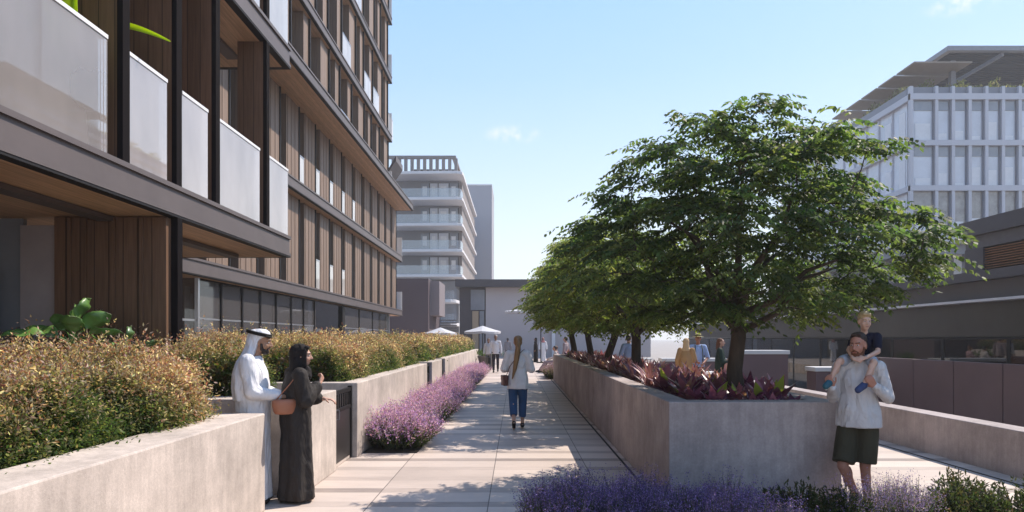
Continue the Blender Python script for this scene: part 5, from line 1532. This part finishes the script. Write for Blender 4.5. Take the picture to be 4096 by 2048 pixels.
# ---------------------------------------------------- distant figures
def figure(loc, rz, h, label, skin, top, bottom, hair, pose=None, fem=False, robe_c=None, vx=.012, hem=.86, head_rot=0, short=False, skirt=False, scarf=None):
    e = empty('person', loc, R(rz), label, 'person')
    J = joints(h, **(pose or {}))
    q = Euler((0, 0, R(head_rot))).to_quaternion()
    hands = ((0,.1,-1), (.5,0,0), (0,1,0), .4); handr = ((0,.1,-1), (-.5,0,0), (0,1,0), .4)
    dl = (J['wl']-J['el']).normalized(); dr = (J['wr']-J['er']).normalized()
    m = body_geo(J, .85, q=q, fem=fem, handL=(dl, (1,0,-.3), (0,1,.5), .5, .95), handR=(dr, (-1,0,-.3), (0,1,.5), .5, .95))
    remesh(m.build('body', SK[skin], e, local=True), .008, 2)
    if robe_c:
        k = J['k']; bx = J['pelvis'].x
        m = robe(J, 0, [(.05*k,.20*k,.18*k,0,0),(.4*k,.18*k,.16*k,0,0),(.9*k,.17*k,.15*k,0,0),(1.2*k,.18*k,.14*k,0,0),(1.38*k,.16*k,.10*k,0,0),(1.46*k,.07*k,.07*k,0,.01)], 6, int(h*100), .06)
        for s in 'lr': m.cap(J['s'+s], .075, J['e'+s], .072); m.cap(J['e'+s], .072, J['e'+s].lerp(J['w'+s], .85), .055)
        remesh(m.build('robe', robe_c, e, local=True), vx, 3, .015)
    else:
        remesh(trousers(J, .95 if not skirt else 1.5, .08).build('trousers', bottom, e, local=True), vx, 3)
        remesh(shirt(J, hem*J['k'], .95, (.185,.135), arms=('e','w') if not short else ('e',), fem=fem, cuff=1 if not short else .5).build('shirt', top, e, local=True), vx, 3, .012)
    hd = J['head']; k = J['k']; m = MB()
    if scarf:
        m.ell(hd+V3((0,-.03,.03)), (.09*k,.10*k,.10*k)); m.cap(hd+V3((0,-.04,-.04)), .085*k, hd+V3((0,-.03,-.16)), .10*k); m.ell(hd+V3((0,-.01,-.2)), (.15*k,.12*k,.08*k))
        remesh(m.build('headscarf', scarf, e, local=True), .01, 3)
    else:
        hair_cap(m, hd, k, q)
        if fem: m.cap(hd+V3((0,-.06,-.02)), .07*k, hd+V3((0,-.075,-.16)), .06*k)
        remesh(m.build('hair', hair, e, local=True), .009, 2)
    eyes(e, hd, k, q, None, hair or HAIRD)
    for s in 'lr': shoe(e, J, s, M['dark'])
    return e, J
SHW = cloth('white_shirt_cloth', (.68,.67,.69), .8, .5, 9); TRD = cloth('charcoal_trousers', (.035,.030,.038), .8, .4, 8)
P_walk = dict(al=(-.10,-.14,.12), kl=(-.10,.03,.50), ar=(.10,.14,.09), kr=(.10,.08,.50))
e, J = figure((-.97, 33, 0), 180, 1.84, 'grey haired man walking forward in white shirt and dark trousers carrying a briefcase', 'brown', SHW, TRD, HAIRX, P_walk, head_rot=-8)
o = empty('briefcase', (-1.33, 32.9, .42), R(20), 'black briefcase hanging from the hand of the walking man in the white shirt', 'bag')
MB().box(-.06,.06,-.20,.20,0,.32).build('case', M['dark'], o, local=True, bevel=.02)
MB().tube([(0,-.07,.32),(0,-.06,.38),(0,.06,.38),(0,.07,.32)], .012, 6).build('handle', M['dark'], o, smooth=True, local=True)
figure((-1.42, 35.5, 0), 170, 1.68, 'person in pale grey clothes partly hidden behind the walking man', 'brown', cloth('pale_grey_cloth', (.48,.48,.50)), cloth('grey_trousers', (.12,.12,.13)), HAIRD)
figure((-.55, 47, 0), 10, 1.70, 'dark haired person in grey standing far off before the lilac wall', 'brown', cloth('mid_grey_cloth', (.22,.22,.25)), TRD, HAIRD)
figure((1.40, 47, 0), 90, 1.72, 'slim figure in a black robe far off by the white pilaster', 'brown', None, None, HAIRD, robe_c=HJ, scarf=HJ)
figure((1.95, 48, 0), 180, 1.74, 'figure in a white robe with a pinkish headscarf far off by the white pilaster', 'brown', None, None, HAIRD, robe_c=W1, scarf=cloth('pink_scarf', (.45,.20,.20)))
LB = cloth('pale_blue_cloth', (.22,.29,.47), .8, .5, 9)
figure((3.52, 21.0, 0), 15, 1.78, 'person in a pale blue top seen from behind between the planter trees', 'fair', LB, cloth('grey_green_trousers', (.16,.18,.17)), HAIRD, dict(el=(-.27,.02,1.16), wl=(-.12,.2,1.12), er=(.27,.02,1.16), wr=(.12,.2,1.12)), head_rot=-30)
# trio beyond the main tree
TN = cloth('tan_cloth', (.42,.25,.12), .85, .6, 8)
figure((4.62, 18.3, 0), -30, 1.66, 'woman in a tan robe and beige headscarf standing beyond the planter', 'fair', None, None, HAIRD, dict(er=(.22,.05,1.05), wr=(.05,.25,1.15)), fem=True, robe_c=TN, scarf=cloth('beige_scarf', (.60,.42,.25)))
SB = cloth('sky_blue_shirt_cloth', (.38,.50,.78), .8, .5, 10)
e, J = figure((5.10, 18.9, 0), 175, 1.76, 'man in light blue shirt, braces and straw hat beside the tan robed woman', 'ruddy', SB, cloth('brown_trousers', (.10,.085,.07)), HAIRR, dict(er=(.26,.0,1.13), wr=(.10,.22,1.02), el=(-.27,.0,1.13), wl=(-.12,.22,.98)), short=True, head_rot=-15)
hd = J['head']; STR = mat('straw', (.55,.46,.24), .8, 0, .15, 40)
HT = MB().loft([[hd+V3((r_*math.cos(a), -.01+r_*1.15*math.sin(a), z)) for a in [2*PI*i/24 for i in range(24)]] for z, r_ in ((.062,.155),(.070,.155),(.078,.088),(.15,.078),(.165,.05))]).build('hat', STR, e, smooth=False, local=True)
MB().loft([[hd+V3((r_*math.cos(a), -.01+r_*1.15*math.sin(a), z)) for a in [2*PI*i/24 for i in range(24)]] for z, r_ in ((.080,.091),(.105,.088))]).build('hat_band', M['dark'], HT, local=True)
for s in (-1,1): MB().tube([(s*.10,.135,.95),(s*.11,.150,1.15),(s*.10,.148,1.34),(s*.09,.09,1.46),(s*.08,-.06,1.47)], .014, 6).build('brace', cloth('olive_strap', (.10,.12,.10)), e, smooth=True, local=True)
GD = cloth('dark_green_cloth', (.010,.028,.022), .7, .5, 8)
figure((5.45, 18.0, 0), -110, 1.66, 'red haired woman in a dark green dress standing left of the white topped block', 'fair', None, None, GINGER, dict(er=(.22,.06,1.05), wr=(.06,.27,1.0), el=(-.22,.06,1.05), wl=(-.04,.28,1.02)), fem=True, robe_c=GD)
o = empty('handbag', (5.62, 17.8, .75), R(20), 'peach coloured handbag carried by the red haired woman in green', 'bag')
MB().loft([[V3((.16*s*math.cos(a), .06*s*math.sin(a), z)) for a in [2*PI*i/20 for i in range(20)]] for z, s in ((0,1.0),(.05,1.08),(.2,.9),(.26,.7))]).build('bag_body', mat('peach_leather', (.60,.27,.17), .5), o, smooth=True, local=True)
MB().tube([(-.09,0,.25),(-.06,0,.36),(.06,0,.36),(.09,0,.25)], .009, 6).build('strap', bpy.data.materials['peach_leather'], o, smooth=True, local=True)
# seated people at the end of the planter
P_sit = dict(pelvis=(0,-.05,.52), waist=(0,-.07,.64), chest=(0,-.08,.84), neck=(0,-.07,1.03), head=(0,-.03,1.18), sl=(-.17,-.08,.97), sr=(.17,-.08,.97),
             el=(-.24,.0,.72), er=(.24,.0,.72), wl=(-.12,.24,.66), wr=(.12,.24,.66), hl=(-.09,0,.50), hr=(.09,0,.50), kl=(-.12,.42,.52), kr=(.12,.44,.50), al=(-.14,.58,.10), ar=(.12,.72,.10))
figure((1.85, 32.6, 0), 85, 1.72, 'person in pale clothes sitting with stretched legs on the bench beyond the planter', 'fair', cloth('cream_cloth', (.55,.50,.46)), cloth('mauve_trousers', (.34,.27,.29)), HAIRD, P_sit, hem=.5)
figure((1.95, 33.5, 0), 95, 1.72, 'person in a rosy top sitting on the bench beyond the planter', 'fair', cloth('rose_cloth', (.42,.27,.28)), TRD, GINGER, P_sit, hem=.5)
figure((2.3, 31.0, 0), 60, 1.74, 'dark haired person standing right behind the far end of the planter', 'fair', cloth('dusty_cloth', (.32,.26,.27)), TRD, HAIRD)
